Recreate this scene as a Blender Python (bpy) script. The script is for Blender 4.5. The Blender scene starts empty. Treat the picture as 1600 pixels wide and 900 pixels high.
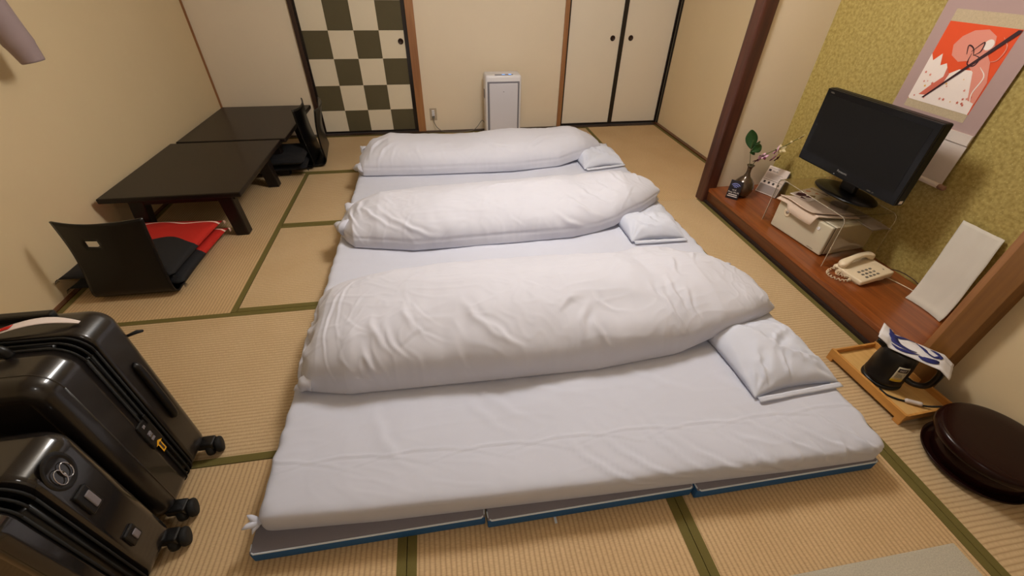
import bpy, bmesh, math, random
from mathutils import Vector, Matrix, noise
random.seed(7)
PI = math.pi
S = bpy.context.scene
COL = S.collection

# ------------------------------------------------------------------ camera
def setup_camera():
    f, p, yw, r = 660.47, .665485, -.17428, .020624
    cy, sy = math.cos(yw), math.sin(yw)
    Rz = Matrix(((cy, sy, 0), (-sy, cy, 0), (0, 0, 1)))
    B = Matrix(((1, 0, 0), (0, 0, -1), (0, 1, 0)))
    c, s = math.cos(p), math.sin(p)
    P = Matrix(((1, 0, 0), (0, c, -s), (0, s, c)))
    c2, s2 = math.cos(r), math.sin(r)
    Q = Matrix(((c2, -s2, 0), (s2, c2, 0), (0, 0, 1)))
    M = Q @ P @ B @ Rz
    cam = bpy.data.cameras.new('camera')
    o = bpy.data.objects.new('camera', cam); COL.objects.link(o)
    W = Matrix((M[0], -M[1], -M[2])).transposed().to_4x4()
    W.translation = (0, 0, 1.5)
    o.matrix_world = W
    cam.sensor_width = 36; cam.lens = 36 * f / 1600
    cam.clip_start = .02
    S.camera = o
setup_camera()

# ------------------------------------------------------------------ world, lights, exposure
w = bpy.data.worlds.new('world'); S.world = w; w.use_nodes = True
w.node_tree.nodes['Background'].inputs[0].default_value = (1, .86, .7, 1)
w.node_tree.nodes['Background'].inputs[1].default_value = .05
def area(name, loc, size, power, col, rot=(0, 0, 0), shape='DISK', spread=PI):
    l = bpy.data.lights.new(name, 'AREA'); l.shape = shape; l.size = size; l.energy = power; l.color = col; l.spread = spread
    o = bpy.data.objects.new(name, l); COL.objects.link(o); o.location = loc; o.rotation_euler = rot
    return o
lp_ = bpy.data.lights.new('ceiling_light', 'POINT'); lp_.energy = 96; lp_.color = (1, .985, .965); lp_.shadow_soft_size = .22
o_ = bpy.data.objects.new('ceiling_light', lp_); COL.objects.link(o_); o_.location = (.55, 2.15, 2.14)
area('alcove_light', (2.24, 1.9, 2.27), .10, 2.2, (1, .74, .42))
area('added_fill_light', (.1, -.6, 2.38), .3, 6.5, (1, .96, .92))  # added fill behind the camera, lifts the front shadows; no fixture is modelled
S.view_settings.view_transform = 'Standard'; S.view_settings.look = 'None'
S.view_settings.gamma = 1; S.view_settings.use_curve_mapping = False
S.view_settings.exposure = 0.0

# ------------------------------------------------------------------ materials
def lin(c):
    return tuple(((x / 255) / 12.92 if x / 255 <= .04045 else ((x / 255 + .055) / 1.055) ** 2.4) for x in c) + (1,)
def mat(name, rgb, rough=.6, metal=0, var=0, vscale=20, bump=0, bscale=200, coat=0, spec=.5, trans=0, ior=1.45, emit=0, sheen=0):
    m = bpy.data.materials.new(name); m.use_nodes = True
    nt = m.node_tree; b = nt.nodes['Principled BSDF']
    c = lin(rgb)
    b.inputs['Base Color'].default_value = c
    b.inputs['Roughness'].default_value = rough
    b.inputs['Metallic'].default_value = metal
    b.inputs['Coat Weight'].default_value = coat
    b.inputs['Coat Roughness'].default_value = .08
    b.inputs['Specular IOR Level'].default_value = spec
    b.inputs['Transmission Weight'].default_value = trans
    b.inputs['IOR'].default_value = ior
    b.inputs['Sheen Weight'].default_value = sheen
    if emit:
        b.inputs['Emission Color'].default_value = c; b.inputs['Emission Strength'].default_value = emit
    tc = nt.nodes.new('ShaderNodeTexCoord')
    if var:
        n = nt.nodes.new('ShaderNodeTexNoise'); n.inputs['Scale'].default_value = vscale; n.inputs['Detail'].default_value = 6
        mx = nt.nodes.new('ShaderNodeMix'); mx.data_type = 'RGBA'
        mx.inputs[6].default_value = tuple(v * (1 - var) for v in c[:3]) + (1,)
        mx.inputs[7].default_value = tuple(min(1, v * (1 + var)) for v in c[:3]) + (1,)
        nt.links.new(tc.outputs['Object'], n.inputs['Vector']); nt.links.new(n.outputs['Fac'], mx.inputs[0])
        nt.links.new(mx.outputs[2], b.inputs['Base Color'])
    if bump:
        n = nt.nodes.new('ShaderNodeTexNoise'); n.inputs['Scale'].default_value = bscale; n.inputs['Detail'].default_value = 3
        bp = nt.nodes.new('ShaderNodeBump'); bp.inputs['Strength'].default_value = bump; bp.inputs['Distance'].default_value = .002
        nt.links.new(tc.outputs['Object'], n.inputs['Vector']); nt.links.new(n.outputs['Fac'], bp.inputs['Height'])
        nt.links.new(bp.outputs['Normal'], b.inputs['Normal'])
    return m
def wood(name, rgb, dark, axis='x', rough=.4, coat=.2, scale=1, bump=.15):
    m = bpy.data.materials.new(name); m.use_nodes = True; nt = m.node_tree; b = nt.nodes['Principled BSDF']
    tc = nt.nodes.new('ShaderNodeTexCoord'); mp = nt.nodes.new('ShaderNodeMapping')
    sc = {'x': (1.5, 22, 22), 'y': (22, 1.5, 22), 'z': (22, 22, 1.5)}[axis]
    mp.inputs['Scale'].default_value = tuple(v * scale for v in sc)
    n = nt.nodes.new('ShaderNodeTexNoise'); n.inputs['Scale'].default_value = 1.6; n.inputs['Detail'].default_value = 8; n.inputs['Distortion'].default_value = .6
    cr = nt.nodes.new('ShaderNodeValToRGB')
    cr.color_ramp.elements[0].position = .32; cr.color_ramp.elements[0].color = lin(dark)
    cr.color_ramp.elements[1].position = .68; cr.color_ramp.elements[1].color = lin(rgb)
    nt.links.new(tc.outputs['Object'], mp.inputs[0]); nt.links.new(mp.outputs[0], n.inputs['Vector'])
    nt.links.new(n.outputs['Fac'], cr.inputs[0]); nt.links.new(cr.outputs[0], b.inputs['Base Color'])
    bp = nt.nodes.new('ShaderNodeBump'); bp.inputs['Strength'].default_value = bump; bp.inputs['Distance'].default_value = .001
    nt.links.new(n.outputs['Fac'], bp.inputs['Height']); nt.links.new(bp.outputs[0], b.inputs['Normal'])
    b.inputs['Roughness'].default_value = rough; b.inputs['Coat Weight'].default_value = coat; b.inputs['Coat Roughness'].default_value = .15
    return m
def tatami(name, axis, rgb, groove, depth=1.0):
    """woven rush: ribs run along `axis` (world = object coordinates, mats are built in place)"""
    m = bpy.data.materials.new(name); m.use_nodes = True; nt = m.node_tree; b = nt.nodes['Principled BSDF']
    L = nt.links.new
    tc = nt.nodes.new('ShaderNodeTexCoord'); sp = nt.nodes.new('ShaderNodeSeparateXYZ'); L(tc.outputs['Object'], sp.inputs[0])
    across, along = ('Y', 'X') if axis == 'x' else ('X', 'Y')
    def math_(op, a, bb=None, c=None):
        n = nt.nodes.new('ShaderNodeMath'); n.operation = op
        for i, v in enumerate((a, bb, c)):
            if v is None: continue
            if isinstance(v, (int, float)): n.inputs[i].default_value = v
            else: L(v, n.inputs[i])
        return n.outputs[0]
    nz = nt.nodes.new('ShaderNodeTexNoise'); nz.inputs['Scale'].default_value = 9; L(tc.outputs['Object'], nz.inputs['Vector'])
    wob = math_('MULTIPLY', math_('SUBTRACT', nz.outputs['Fac'], .5), .006)
    a = math_('ADD', sp.outputs[across], wob)
    rib = math_('ABSOLUTE', math_('SINE', math_('MULTIPLY', a, PI / .0165)))      # 0 in the groove
    rib = math_('POWER', rib, .45)
    mp = nt.nodes.new('ShaderNodeMapping'); mp.inputs['Scale'].default_value = (60, 420, 1) if axis == 'y' else (420, 60, 1)
    L(tc.outputs['Object'], mp.inputs[0])
    st = nt.nodes.new('ShaderNodeTexNoise'); st.inputs['Scale'].default_value = 1; st.inputs['Detail'].default_value = 2; L(mp.outputs[0], st.inputs['Vector'])
    big = nt.nodes.new('ShaderNodeTexNoise'); big.inputs['Scale'].default_value = 3; big.inputs['Detail'].default_value = 4; L(tc.outputs['Object'], big.inputs['Vector'])
    c1 = nt.nodes.new('ShaderNodeMix'); c1.data_type = 'RGBA'; c1.inputs[6].default_value = lin(groove); c1.inputs[7].default_value = lin(rgb)
    L(rib, c1.inputs[0])
    c2 = nt.nodes.new('ShaderNodeMix'); c2.data_type = 'RGBA'; c2.blend_type = 'MULTIPLY'; c2.inputs[0].default_value = .55
    g = nt.nodes.new('ShaderNodeValToRGB'); g.color_ramp.elements[0].position = .3; g.color_ramp.elements[0].color = (.62, .6, .52, 1); g.color_ramp.elements[1].position = .7; g.color_ramp.elements[1].color = (1.0, 1.0, 1.0, 1)
    L(st.outputs['Fac'], g.inputs[0]); L(c1.outputs[2], c2.inputs[6]); L(g.outputs[0], c2.inputs[7])
    c3 = nt.nodes.new('ShaderNodeMix'); c3.data_type = 'RGBA'; c3.blend_type = 'MULTIPLY'; c3.inputs[0].default_value = .35
    g2 = nt.nodes.new('ShaderNodeValToRGB'); g2.color_ramp.elements[0].position = .35; g2.color_ramp.elements[0].color = (.82, .76, .66, 1); g2.color_ramp.elements[1].position = .65; g2.color_ramp.elements[1].color = (1, 1, 1, 1)
    L(big.outputs['Fac'], g2.inputs[0]); L(c2.outputs[2], c3.inputs[6]); L(g2.outputs[0], c3.inputs[7])
    L(c3.outputs[2], b.inputs['Base Color'])
    h = math_('ADD', math_('MULTIPLY', rib, 1.0), math_('MULTIPLY', st.outputs['Fac'], .35))
    bp = nt.nodes.new('ShaderNodeBump'); bp.inputs['Strength'].default_value = .55 * depth; bp.inputs['Distance'].default_value = .0015
    L(h, bp.inputs['Height']); L(bp.outputs[0], b.inputs['Normal'])
    b.inputs['Roughness'].default_value = .62; b.inputs['Specular IOR Level'].default_value = .35
    return m
M = {}
M['wall'] = mat('wall_plaster', (223, 208, 184), .85, var=.03, vscale=3, bump=.25, bscale=900)
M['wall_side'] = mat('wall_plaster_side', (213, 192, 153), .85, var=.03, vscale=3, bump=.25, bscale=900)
M['ceiling'] = wood('ceiling_board', (222, 208, 184), (206, 190, 164), 'y', .6, 0)
M['dark_trim'] = wood('dark_trim', (62, 38, 26), (40, 24, 16), 'z', .5, .1)
M['brown_trim'] = wood('brown_trim', (160, 112, 68), (140, 92, 54), 'z', .5, .1)
M['pillar'] = wood('pillar_wood', (84, 44, 32), (58, 28, 20), 'z', .45, .3)
M['post'] = wood('post_wood', (124, 82, 32), (108, 68, 24), 'z', .55, .08)
M['deck'] = wood('deck_wood', (150, 80, 32), (116, 56, 20), 'y', .35, .35)
M['deck_front'] = wood('deck_front_wood', (106, 58, 28), (80, 42, 18), 'y', .4, .3)
M['groove'] = mat('dark_groove', (38, 22, 14), .7)
M['heri'] = mat('heri_cloth', (102, 92, 42), .85, var=.12, vscale=300, bump=.3, bscale=900)
M['tat_x'] = tatami('tatami_rush_x', 'x', (210, 184, 146), (168, 138, 100))
M['tat_y'] = tatami('tatami_rush_y', 'y', (212, 182, 140), (162, 130, 92))
M['frame_black'] = mat('black_lacquer_frame', (26, 18, 15), .35, coat=.3)
M['fusuma'] = mat('fusuma_paper', (226, 214, 194), .8, var=.02, vscale=6)
M['check_white'] = mat('check_white_paper', (220, 208, 184), .85, var=.02, vscale=8)
M['check_green'] = mat('check_olive_paper', (88, 80, 56), .85, var=.06, vscale=8)
M['bronze'] = mat('dark_bronze', (52, 36, 28), .4, metal=.5)
M['sheet'] = mat('white_sheet', (199, 202, 217), .8, var=.012, vscale=4, bump=.12, bscale=700, sheen=.1, spec=.3)
M['duvet'] = mat('white_duvet', (203, 204, 216), .8, var=.012, vscale=4, bump=.1, bscale=500, sheen=.1, spec=.3)
M['pillow'] = mat('white_pillowcase', (203, 207, 222), .75, bump=.1, bscale=600, sheen=.1, spec=.3)
M['mat_blue'] = mat('blue_mattress_cloth', (34, 92, 148), .75, var=.12, vscale=400, bump=.4, bscale=900)
M['mat_grey'] = mat('grey_mattress_cloth', (122, 118, 126), .85, var=.08, vscale=500, bump=.3, bscale=900)
M['piping'] = mat('light_piping', (205, 215, 225), .6)
M['lacquer'] = mat('black_brown_lacquer', (22, 15, 13), .38, coat=.12, var=.05, spec=.35)
M['chair_black'] = mat('black_bentwood', (11, 9, 9), .36, coat=.15, spec=.3)
M['chair_edge'] = mat('chair_ply_edge', (70, 46, 30), .5)
M['cush_black'] = mat('black_cushion_cloth', (17, 16, 19), .9, bump=.3, bscale=500)
M['red'] = mat('red_cloth', (190, 30, 12), .85)
M['cloth_white'] = mat('white_print', (240, 205, 190), .85)
M['case'] = mat('suitcase_shell', (26, 22, 20), .30, var=.05, coat=.35)
M['case2'] = mat('small_suitcase_shell', (27, 24, 23), .22, coat=.7, var=.04)
M['black_plastic'] = mat('black_plastic', (14, 13, 13), .4)
M['black_rubber'] = mat('black_rubber', (12, 12, 12), .75)
M['grey_plastic'] = mat('grey_plastic', (120, 114, 118), .5)
M['chrome'] = mat('chrome', (200, 200, 205), .2, metal=1)
M['yellow'] = mat('yellow_sticker', (225, 165, 30), .6)
M['white_plastic'] = mat('white_plastic', (224, 222, 226), .4)
M['panel_plastic'] = mat('pale_grey_plastic', (206, 204, 212), .45)
M['gap_grey'] = mat('grey_recess', (120, 118, 126), .7)
M['led'] = mat('blue_led', (90, 160, 255), .5, emit=2.5)
M['ivory'] = mat('ivory_plastic', (226, 208, 178), .38)
M['key_grey'] = mat('grey_key', (112, 106, 96), .5)
M['outlet'] = mat('outlet_plate', (176, 160, 138), .5)
M['box'] = mat('cream_metal', (206, 196, 172), .45, var=.02)
M['box_dark'] = mat('box_seam', (60, 40, 24), .7)
M['acrylic'] = mat('clear_acrylic', (245, 240, 232), .04, trans=1, ior=1.46)
M['acrylic_edge'] = mat('acrylic_polished_edge', (235, 222, 200), .15, trans=.55, ior=1.4)
M['napkin'] = mat('beige_cloth', (212, 190, 172), .85, bump=.15, bscale=700)
M['paper'] = mat('white_paper', (208, 202, 192), .8, var=.02, vscale=14)
M['card_dark'] = mat('dark_holder', (44, 36, 30), .5)
M['card_paper'] = mat('card_paper', (225, 210, 202), .7)
M['card_grey'] = mat('card_grey_print', (150, 138, 134), .7)
M['ink'] = mat('dark_ink', (60, 48, 46), .7)
M['maroon'] = mat('maroon_print', (84, 30, 40), .7)
M['wifi_card'] = mat('black_card', (24, 18, 26), .4, coat=.4)
M['wifi_blue'] = mat('blue_print', (128, 138, 205), .6)
M['wifi_white'] = mat('white_ink', (230, 220, 214), .6)
M['vase'] = mat('bronze_glaze', (82, 66, 50), .18, metal=.35, coat=.6)
M['stem'] = mat('green_stem', (76, 84, 40), .6)
M['leaf'] = mat('green_leaf', (38, 74, 34), .45, var=.15, vscale=40)
M['petal_pink'] = mat('orchid_pink', (226, 180, 206), .6)
M['petal_dark'] = mat('orchid_maroon', (92, 26, 52), .6)
M['bud'] = mat('orchid_bud', (222, 205, 160), .6)
M['tv_black'] = mat('tv_gloss_black', (9, 8, 9), .28, coat=.15, spec=.3)
M['tv_side'] = mat('tv_side_black', (15, 15, 16), .5, spec=.3)
M['tv_screen'] = mat('tv_screen', (17, 16, 15), .4, spec=.25)
M['tv_logo'] = mat('tv_logo', (150, 148, 146), .4)
M['mount'] = mat('scroll_mauve_silk', (172, 146, 142), .8, bump=.2, bscale=900)
M['brocade'] = mat('scroll_brocade', (186, 168, 138), .7, var=.22, vscale=170)
M['scroll_paper'] = mat('scroll_white_paper', (214, 200, 190), .8)
M['art_orange'] = mat('art_orange', (222, 78, 32), .7, var=.04, vscale=20)
M['art_pink'] = mat('art_pink', (220, 142, 124), .7)
M['art_pink2'] = mat('art_deep_pink', (204, 104, 84), .7)
M['art_white'] = mat('art_white', (236, 222, 214), .7, var=.02, vscale=60)
M['art_dark'] = mat('art_dark', (52, 22, 28), .6)
M['art_yellow'] = mat('art_yellow', (224, 170, 70), .7)
M['rod_end'] = mat('roller_end_wood', (140, 104, 84), .5)
M['tray_wood'] = wood('pale_tray_wood', (206, 148, 74), (186, 126, 56), 'y', .5, .2, 1.2)
M['tray_base'] = wood('tray_board', (216, 176, 112), (202, 158, 92), 'y', .55, .1, 1)
M['kettle'] = mat('kettle_black', (20, 17, 17), .36, coat=.15)
M['label'] = mat('kettle_label', (206, 196, 170), .6)
M['label_yellow'] = mat('label_yellow', (206, 170, 50), .6)
M['clear_tape'] = mat('white_wrap', (214, 204, 198), .35)
M['round_lacquer'] = mat('red_brown_lacquer', (32, 12, 9), .22, coat=0, spec=.22)
M['lamp'] = mat('lamp_diffuser', (255, 240, 222), .6, emit=3)
M['hose'] = mat('grey_mauve_cover', (150, 132, 132), .75)
M['outdoor'] = mat('rug_grey', (186, 180, 164), .95, var=.35, vscale=260, bump=1, bscale=420)
# gold speckled wallpaper of the alcove
def gold():
    m = mat('gold_alcove_paper', (176, 156, 92), .6, bump=.5, bscale=500)
    nt = m.node_tree; b = nt.nodes['Principled BSDF']; L = nt.links.new
    tc = nt.nodes.new('ShaderNodeTexCoord')
    v = nt.nodes.new('ShaderNodeTexVoronoi'); v.inputs['Scale'].default_value = 75; L(tc.outputs['Object'], v.inputs['Vector'])
    n = nt.nodes.new('ShaderNodeTexNoise'); n.inputs['Scale'].default_value = 60; n.inputs['Detail'].default_value = 6; L(tc.outputs['Object'], n.inputs['Vector'])
    cr = nt.nodes.new('ShaderNodeValToRGB')
    e = cr.color_ramp.elements; e[0].position = .35; e[0].color = lin((150, 130, 66)); e[1].position = .62; e[1].color = lin((178, 158, 92))
    L(n.outputs['Fac'], cr.inputs[0])
    mx = nt.nodes.new('ShaderNodeMix'); mx.data_type = 'RGBA'; mx.inputs[7].default_value = lin((206, 190, 128)); L(cr.outputs[0], mx.inputs[6])
    c2 = nt.nodes.new('ShaderNodeValToRGB'); e = c2.color_ramp.elements; e[0].position = .0; e[0].color = (.75, .75, .75, 1); e[1].position = .28; e[1].color = (0, 0, 0, 1)
    L(v.outputs['Distance'], c2.inputs[0]); L(c2.outputs[0], mx.inputs[0]); L(mx.outputs[2], b.inputs['Base Color'])
    return m
M['gold'] = gold()
# red and black cushion print: wavy border, white wave line (local x across, y along)
def cushion_mat():
    m = bpy.data.materials.new('wave_print_cushion'); m.use_nodes = True; nt = m.node_tree; b = nt.nodes['Principled BSDF']; L = nt.links.new
    tc = nt.nodes.new('ShaderNodeTexCoord'); sp = nt.nodes.new('ShaderNodeSeparateXYZ'); L(tc.outputs['Object'], sp.inputs[0])
    def mt(op, a, bb=None):
        n = nt.nodes.new('ShaderNodeMath'); n.operation = op
        for i, v in enumerate((a, bb)):
            if v is None: continue
            if isinstance(v, (int, float)): n.inputs[i].default_value = v
            else: L(v, n.inputs[i])
        return n.outputs[0]
    x, y = sp.outputs['X'], sp.outputs['Y']
    w1 = mt('ADD', mt('MULTIPLY', mt('SINE', mt('MULTIPLY', x, 17.)), .032), .0)
    w2 = mt('ADD', mt('MULTIPLY', mt('SINE', mt('ADD', mt('MULTIPLY', x, 21.), 2.6)), .018), .245)
    red = mt('GREATER_THAN', y, mt('ADD', w1, .03))
    line = mt('LESS_THAN', mt('ABSOLUTE', mt('SUBTRACT', y, w2)), .0075)
    a = nt.nodes.new('ShaderNodeMix'); a.data_type = 'RGBA'; a.inputs[6].default_value = lin((17, 16, 19)); a.inputs[7].default_value = lin((178, 26, 10)); L(red, a.inputs[0])
    c = nt.nodes.new('ShaderNodeMix'); c.data_type = 'RGBA'; c.inputs[7].default_value = lin((245, 205, 185)); L(a.outputs[2], c.inputs[6]); L(line, c.inputs[0])
    L(c.outputs[2], b.inputs['Base Color']); b.inputs['Roughness'].default_value = .85
    return m
M['cush_print'] = cushion_mat()

# ------------------------------------------------------------------ helpers
def link(name, me, parent=None, mats=(), smooth=False):
    o = bpy.data.objects.new(name, me); COL.objects.link(o)
    if parent is not None: o.parent = parent
    for m in mats: me.materials.append(M[m] if isinstance(m, str) else m)
    if smooth:
        for p in me.polygons: p.use_smooth = True
    return o
def empty(name, loc=(0, 0, 0), rz=0):
    o = bpy.data.objects.new(name, None); COL.objects.link(o); o.location = loc; o.rotation_euler = (0, 0, rz); o.empty_display_size = .05
    return o
def tag(o, label=None, cat=None, group=None, kind=None):
    if label: o['label'] = label
    if cat: o['category'] = cat
    if group: o['group'] = group
    if kind: o['kind'] = kind
    return o
def done(name, bm, m, parent=None, smooth=False, mtx=None):
    if mtx is not None: bm.transform(mtx)
    me = bpy.data.meshes.new(name); bm.normal_update(); bm.to_mesh(me); bm.free()
    return link(name, me, parent, m if isinstance(m, (list, tuple)) else (m,), smooth)
def bbox(bm, x0, x1, y0, y1, z0, z1, bev=0, seg=2, mtx=None, mi=0):
    r = bmesh.ops.create_cube(bm, size=1)
    vs = r['verts']
    for v in vs:
        v.co = Vector(((x0 + x1) / 2 + v.co.x * (x1 - x0), (y0 + y1) / 2 + v.co.y * (y1 - y0), (z0 + z1) / 2 + v.co.z * (z1 - z0)))
    fs = set(f for v in vs for f in v.link_faces)
    if bev:
        es = list({e for v in vs for e in v.link_edges})
        g = bmesh.ops.bevel(bm, geom=es, offset=bev, segments=seg, affect='EDGES', profile=.5)
        vs = list({v for f in g['faces'] for v in f.verts} | {v for v in vs if v.is_valid})
    if mtx is not None:
        for v in vs: v.co = mtx @ v.co
    for v in vs:
        for f in v.link_faces: f.material_index = mi
    return vs
def box(name, x0, x1, y0, y1, z0, z1, m, parent=None, bev=0, seg=2, mtx=None, smooth=False):
    bm = bmesh.new(); bbox(bm, x0, x1, y0, y1, z0, z1, bev, seg, mtx)
    return done(name, bm, m, parent, smooth)
def lathe_bm(bm, prof, n=40, mtx=None):
    rings = []
    for r, z in prof:
        if r < 1e-6: rings.append([bm.verts.new((0, 0, z))])
        else: rings.append([bm.verts.new((r * math.cos(2 * PI * i / n), r * math.sin(2 * PI * i / n), z)) for i in range(n)])
    for a, b in zip(rings, rings[1:]):
        for i in range(n):
            j = (i + 1) % n
            if len(a) == 1 and len(b) == 1: continue
            if len(a) == 1: bm.faces.new((a[0], b[j], b[i])) if False else bm.faces.new((a[0], b[i], b[j]))
            elif len(b) == 1: bm.faces.new((a[i], b[0], a[j])) if False else bm.faces.new((a[i], a[j], b[0]))
            else: bm.faces.new((a[i], a[j], b[j], b[i]))
    if mtx is not None:
        for rg in rings:
            for v in rg: v.co = mtx @ v.co
    bmesh.ops.recalc_face_normals(bm, faces=bm.faces[:])
def lathe(name, prof, m, parent=None, n=40, mtx=None, smooth=True):
    bm = bmesh.new(); lathe_bm(bm, prof, n, mtx); return done(name, bm, m, parent, smooth)
def tube_bm(bm, pts, r, n=8, cap=True):
    pts = [Vector(p) for p in pts]; rings = []
    rr = r if isinstance(r, (list, tuple)) else [r] * len(pts)
    up = Vector((0, 0, 1))
    prev = None
    for i, p in enumerate(pts):
        t = (pts[min(i + 1, len(pts) - 1)] - pts[max(i - 1, 0)]).normalized()
        if prev is None:
            a = t.cross(up)
            if a.length < .05: a = t.cross(Vector((1, 0, 0)))
        else: a = prev - t * prev.dot(t)
        a.normalize(); prev = a; b = t.cross(a)
        rings.append([bm.verts.new(p + (a * math.cos(2 * PI * k / n) + b * math.sin(2 * PI * k / n)) * rr[i]) for k in range(n)])
    for A, B in zip(rings, rings[1:]):
        for k in range(n): bm.faces.new((A[k], A[(k + 1) % n], B[(k + 1) % n], B[k]))
    if cap: bm.faces.new(rings[0][::-1]); bm.faces.new(rings[-1])
def tube(name, pts, r, m, parent=None, n=8):
    bm = bmesh.new(); tube_bm(bm, pts, r, n); return done(name, bm, m, parent, True)
def spline(pts, k=8):
    pts = [Vector(p) for p in pts]; out = []
    P = [pts[0] * 2 - pts[1]] + pts + [pts[-1] * 2 - pts[-2]]
    for i in range(1, len(P) - 2):
        for j in range(k):
            t = j / k; a, b, c, d = P[i - 1:i + 3]
            out.append(.5 * ((2 * b) + (c - a) * t + (2 * a - 5 * b + 4 * c - d) * t * t + (3 * b - a - 3 * c + d) * t ** 3))
    return out + [pts[-1]]
def grid(name, fn, nu, nv, m, parent=None, smooth=True, thick=0, closed_v=False):
    bm = bmesh.new(); V = []
    for i in range(nu + 1):
        V.append([bm.verts.new(fn(i / nu, j / nv)) for j in range(nv + (0 if closed_v else 1))])
    for i in range(nu):
        for j in range(nv):
            k = (j + 1) % nv if closed_v else j + 1
            bm.faces.new((V[i][j], V[i + 1][j], V[i + 1][k], V[i][k]))
    if closed_v: bm.faces.new(V[0]); bm.faces.new(V[-1][::-1])
    bmesh.ops.recalc_face_normals(bm, faces=bm.faces[:])
    if thick:
        bmesh.ops.solidify(bm, geom=bm.faces[:], thickness=thick)
        bmesh.ops.recalc_face_normals(bm, faces=bm.faces[:])
    return done(name, bm, m, parent, smooth)
def poly(name, pts, fn, m, parent=None, thick=.0004):
    """flat outline pts (u,v) placed by fn(u,v,depth)"""
    bm = bmesh.new()
    a = [bm.verts.new(fn(u, v, thick)) for u, v in pts]; b = [bm.verts.new(fn(u, v, 0)) for u, v in pts]
    bm.faces.new(a); bm.faces.new(b[::-1])
    for i in range(len(pts)):
        j = (i + 1) % len(pts); bm.faces.new((a[i], b[i], b[j], a[j]))
    bmesh.ops.recalc_face_normals(bm, faces=bm.faces[:])
    return done(name, bm, m, parent)
def text(name, body, size, mtx, m, parent=None, extrude=.0003, align='LEFT'):
    cu = bpy.data.curves.new(name, 'FONT'); cu.body = body; cu.size = size; cu.extrude = extrude; cu.align_x = align; cu.resolution_u = 2
    t = bpy.data.objects.new(name, cu); COL.objects.link(t)
    dg = bpy.context.evaluated_depsgraph_get()
    me = bpy.data.meshes.new_from_object(t.evaluated_get(dg))
    bpy.data.objects.remove(t); bpy.data.curves.remove(cu)
    me.transform(mtx)
    me.materials.clear()
    return link(name, me, parent, (m,))
def frame(o, xdir, ydir):
    x = Vector(xdir).normalized(); y = Vector(ydir).normalized(); z = x.cross(y)
    m = Matrix((x, y, z)).transposed().to_4x4(); m.translation = Vector(o); return m
def struct(name, *a, **k):
    return tag(box(name, *a, **k), kind='structure')

# ================================================================== SETTING
floor = struct('floor', -2.2, 2.7, -1.35, 4.9, -.14, -.052, 'groove')
mats = [(-2.05, -.219, 3.71, 4.655, 'x'), (-.219, 1.612, 3.71, 4.655, 'x'), (1.612, 2.462, 2.815, 4.655, 'y'),
        (-2.05, -1.139, 1.88, 3.71, 'y'), (-1.139, .707, 2.795, 3.71, 'x'), (-1.139, .707, 1.88, 2.795, 'x'),
        (.707, 1.612, 1.88, 3.71, 'y'), (-2.05, -.219, .985, 1.88, 'x'), (-.219, 1.612, .985, 1.88, 'x'),
        (-2.05, -1.139, -.86, .985, 'y'), (-1.139, -.219, -.86, .985, 'y'), (-.219, .707, -.86, .985, 'y'), (.707, 1.612, -.86, .985, 'y'),
        (1.612, 2.005, 1.01, 2.815, 's'), (1.612, 2.005, -.86, 1.01, 's')]
for x0, x1, y0, y1, ax in mats:
    g = .0012
    t = box('tatami_mat', x0 + g, x1 - g, y0 + g, y1 - g, -.052, 0, 'tat_y' if ax == 'y' else 'tat_x', floor)
    hw = .031
    if ax == 'x': strips = [(x0 + g, x1 - g, y0 + g, y0 + hw), (x0 + g, x1 - g, y1 - hw, y1 - g)]
    elif ax == 'y': strips = [(x0 + g, x0 + hw, y0 + g, y1 - g), (x1 - hw, x1 - g, y0 + g, y1 - g)]
    else: strips = [(x0 + g, x0 + hw, y0 + g, y1 - g), (x1 - hw, x1 - g, y0 + g, y1 - g)]
    for s in strips: box('cloth_edging', *s, -.012, .0016, 'heri', t)
struct('wall_left', -2.2, -2.08, -1.35, 4.85, -.14, 2.5, 'wall_side')
struct('wall_right', 2.5, 2.62, 2.86, 4.85, -.14, 2.5, 'wall_side')
struct('wall_alcove_side', 2.02, 2.62, 2.78, 2.84, -.14, 2.5, 'wall')
struct('wall_alcove_back', 2.515, 2.62, .88, 2.78, -.14, 2.5, 'gold')
struct('wall_near_right', 2.072, 2.15, -1.35, .885, -.14, 2.5, 'wall_side')
struct('wall_alcove_near', 2.08, 2.62, .885, .945, -.14, 2.5, 'wall')
struct('wall_front', -2.2, 2.15, -1.35, -1.25, -.14, 2.5, 'wall')
struct('ceiling', -2.2, 2.7, -1.35, 4.9, 2.42, 2.52, 'ceiling')
# back wall pieces around the sliding doors
struct('wall_back', -2.2, -1.215, 4.72, 4.82, -.14, 2.5, 'wall')
struct('wall_back', -.142, 1.296, 4.72, 4.82, -.14, 2.5, 'wall')
struct('wall_back', -1.215, -.142, 4.72, 4.82, 1.85, 2.5, 'wall')
struct('wall_back', 1.296, 2.62, 4.72, 4.82, 1.85, 2.5, 'wall')
struct('trim_1', -2.08, -2.066, 4.706, 4.72, 0, 2.42, 'brown_trim')
struct('trim_2', -.218, -.142, 4.70, 4.80, 0, 2.42, 'brown_trim')
struct('trim_3', 1.296, 1.338, 4.70, 4.80, 0, 2.42, 'brown_trim')
struct('trim_4', -1.222, -1.186, 4.70, 4.80, 0, 2.42, 'dark_trim')
struct('trim_5', 2.488, 2.50, 4.70, 4.72, 0, 2.42, 'frame_black')
struct('trim_6', -1.222, -.142, 4.70, 4.78, 1.83, 1.87, 'brown_trim')
struct('trim_7', 1.296, 2.50, 4.70, 4.78, 1.83, 1.87, 'brown_trim')
struct('baseboard_left', -2.08, -2.052, -1.25, 4.72, -.05, .006, 'deck_front')
struct('baseboard_right', 2.464, 2.50, 2.84, 4.72, -.05, .012, 'deck_front')
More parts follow.
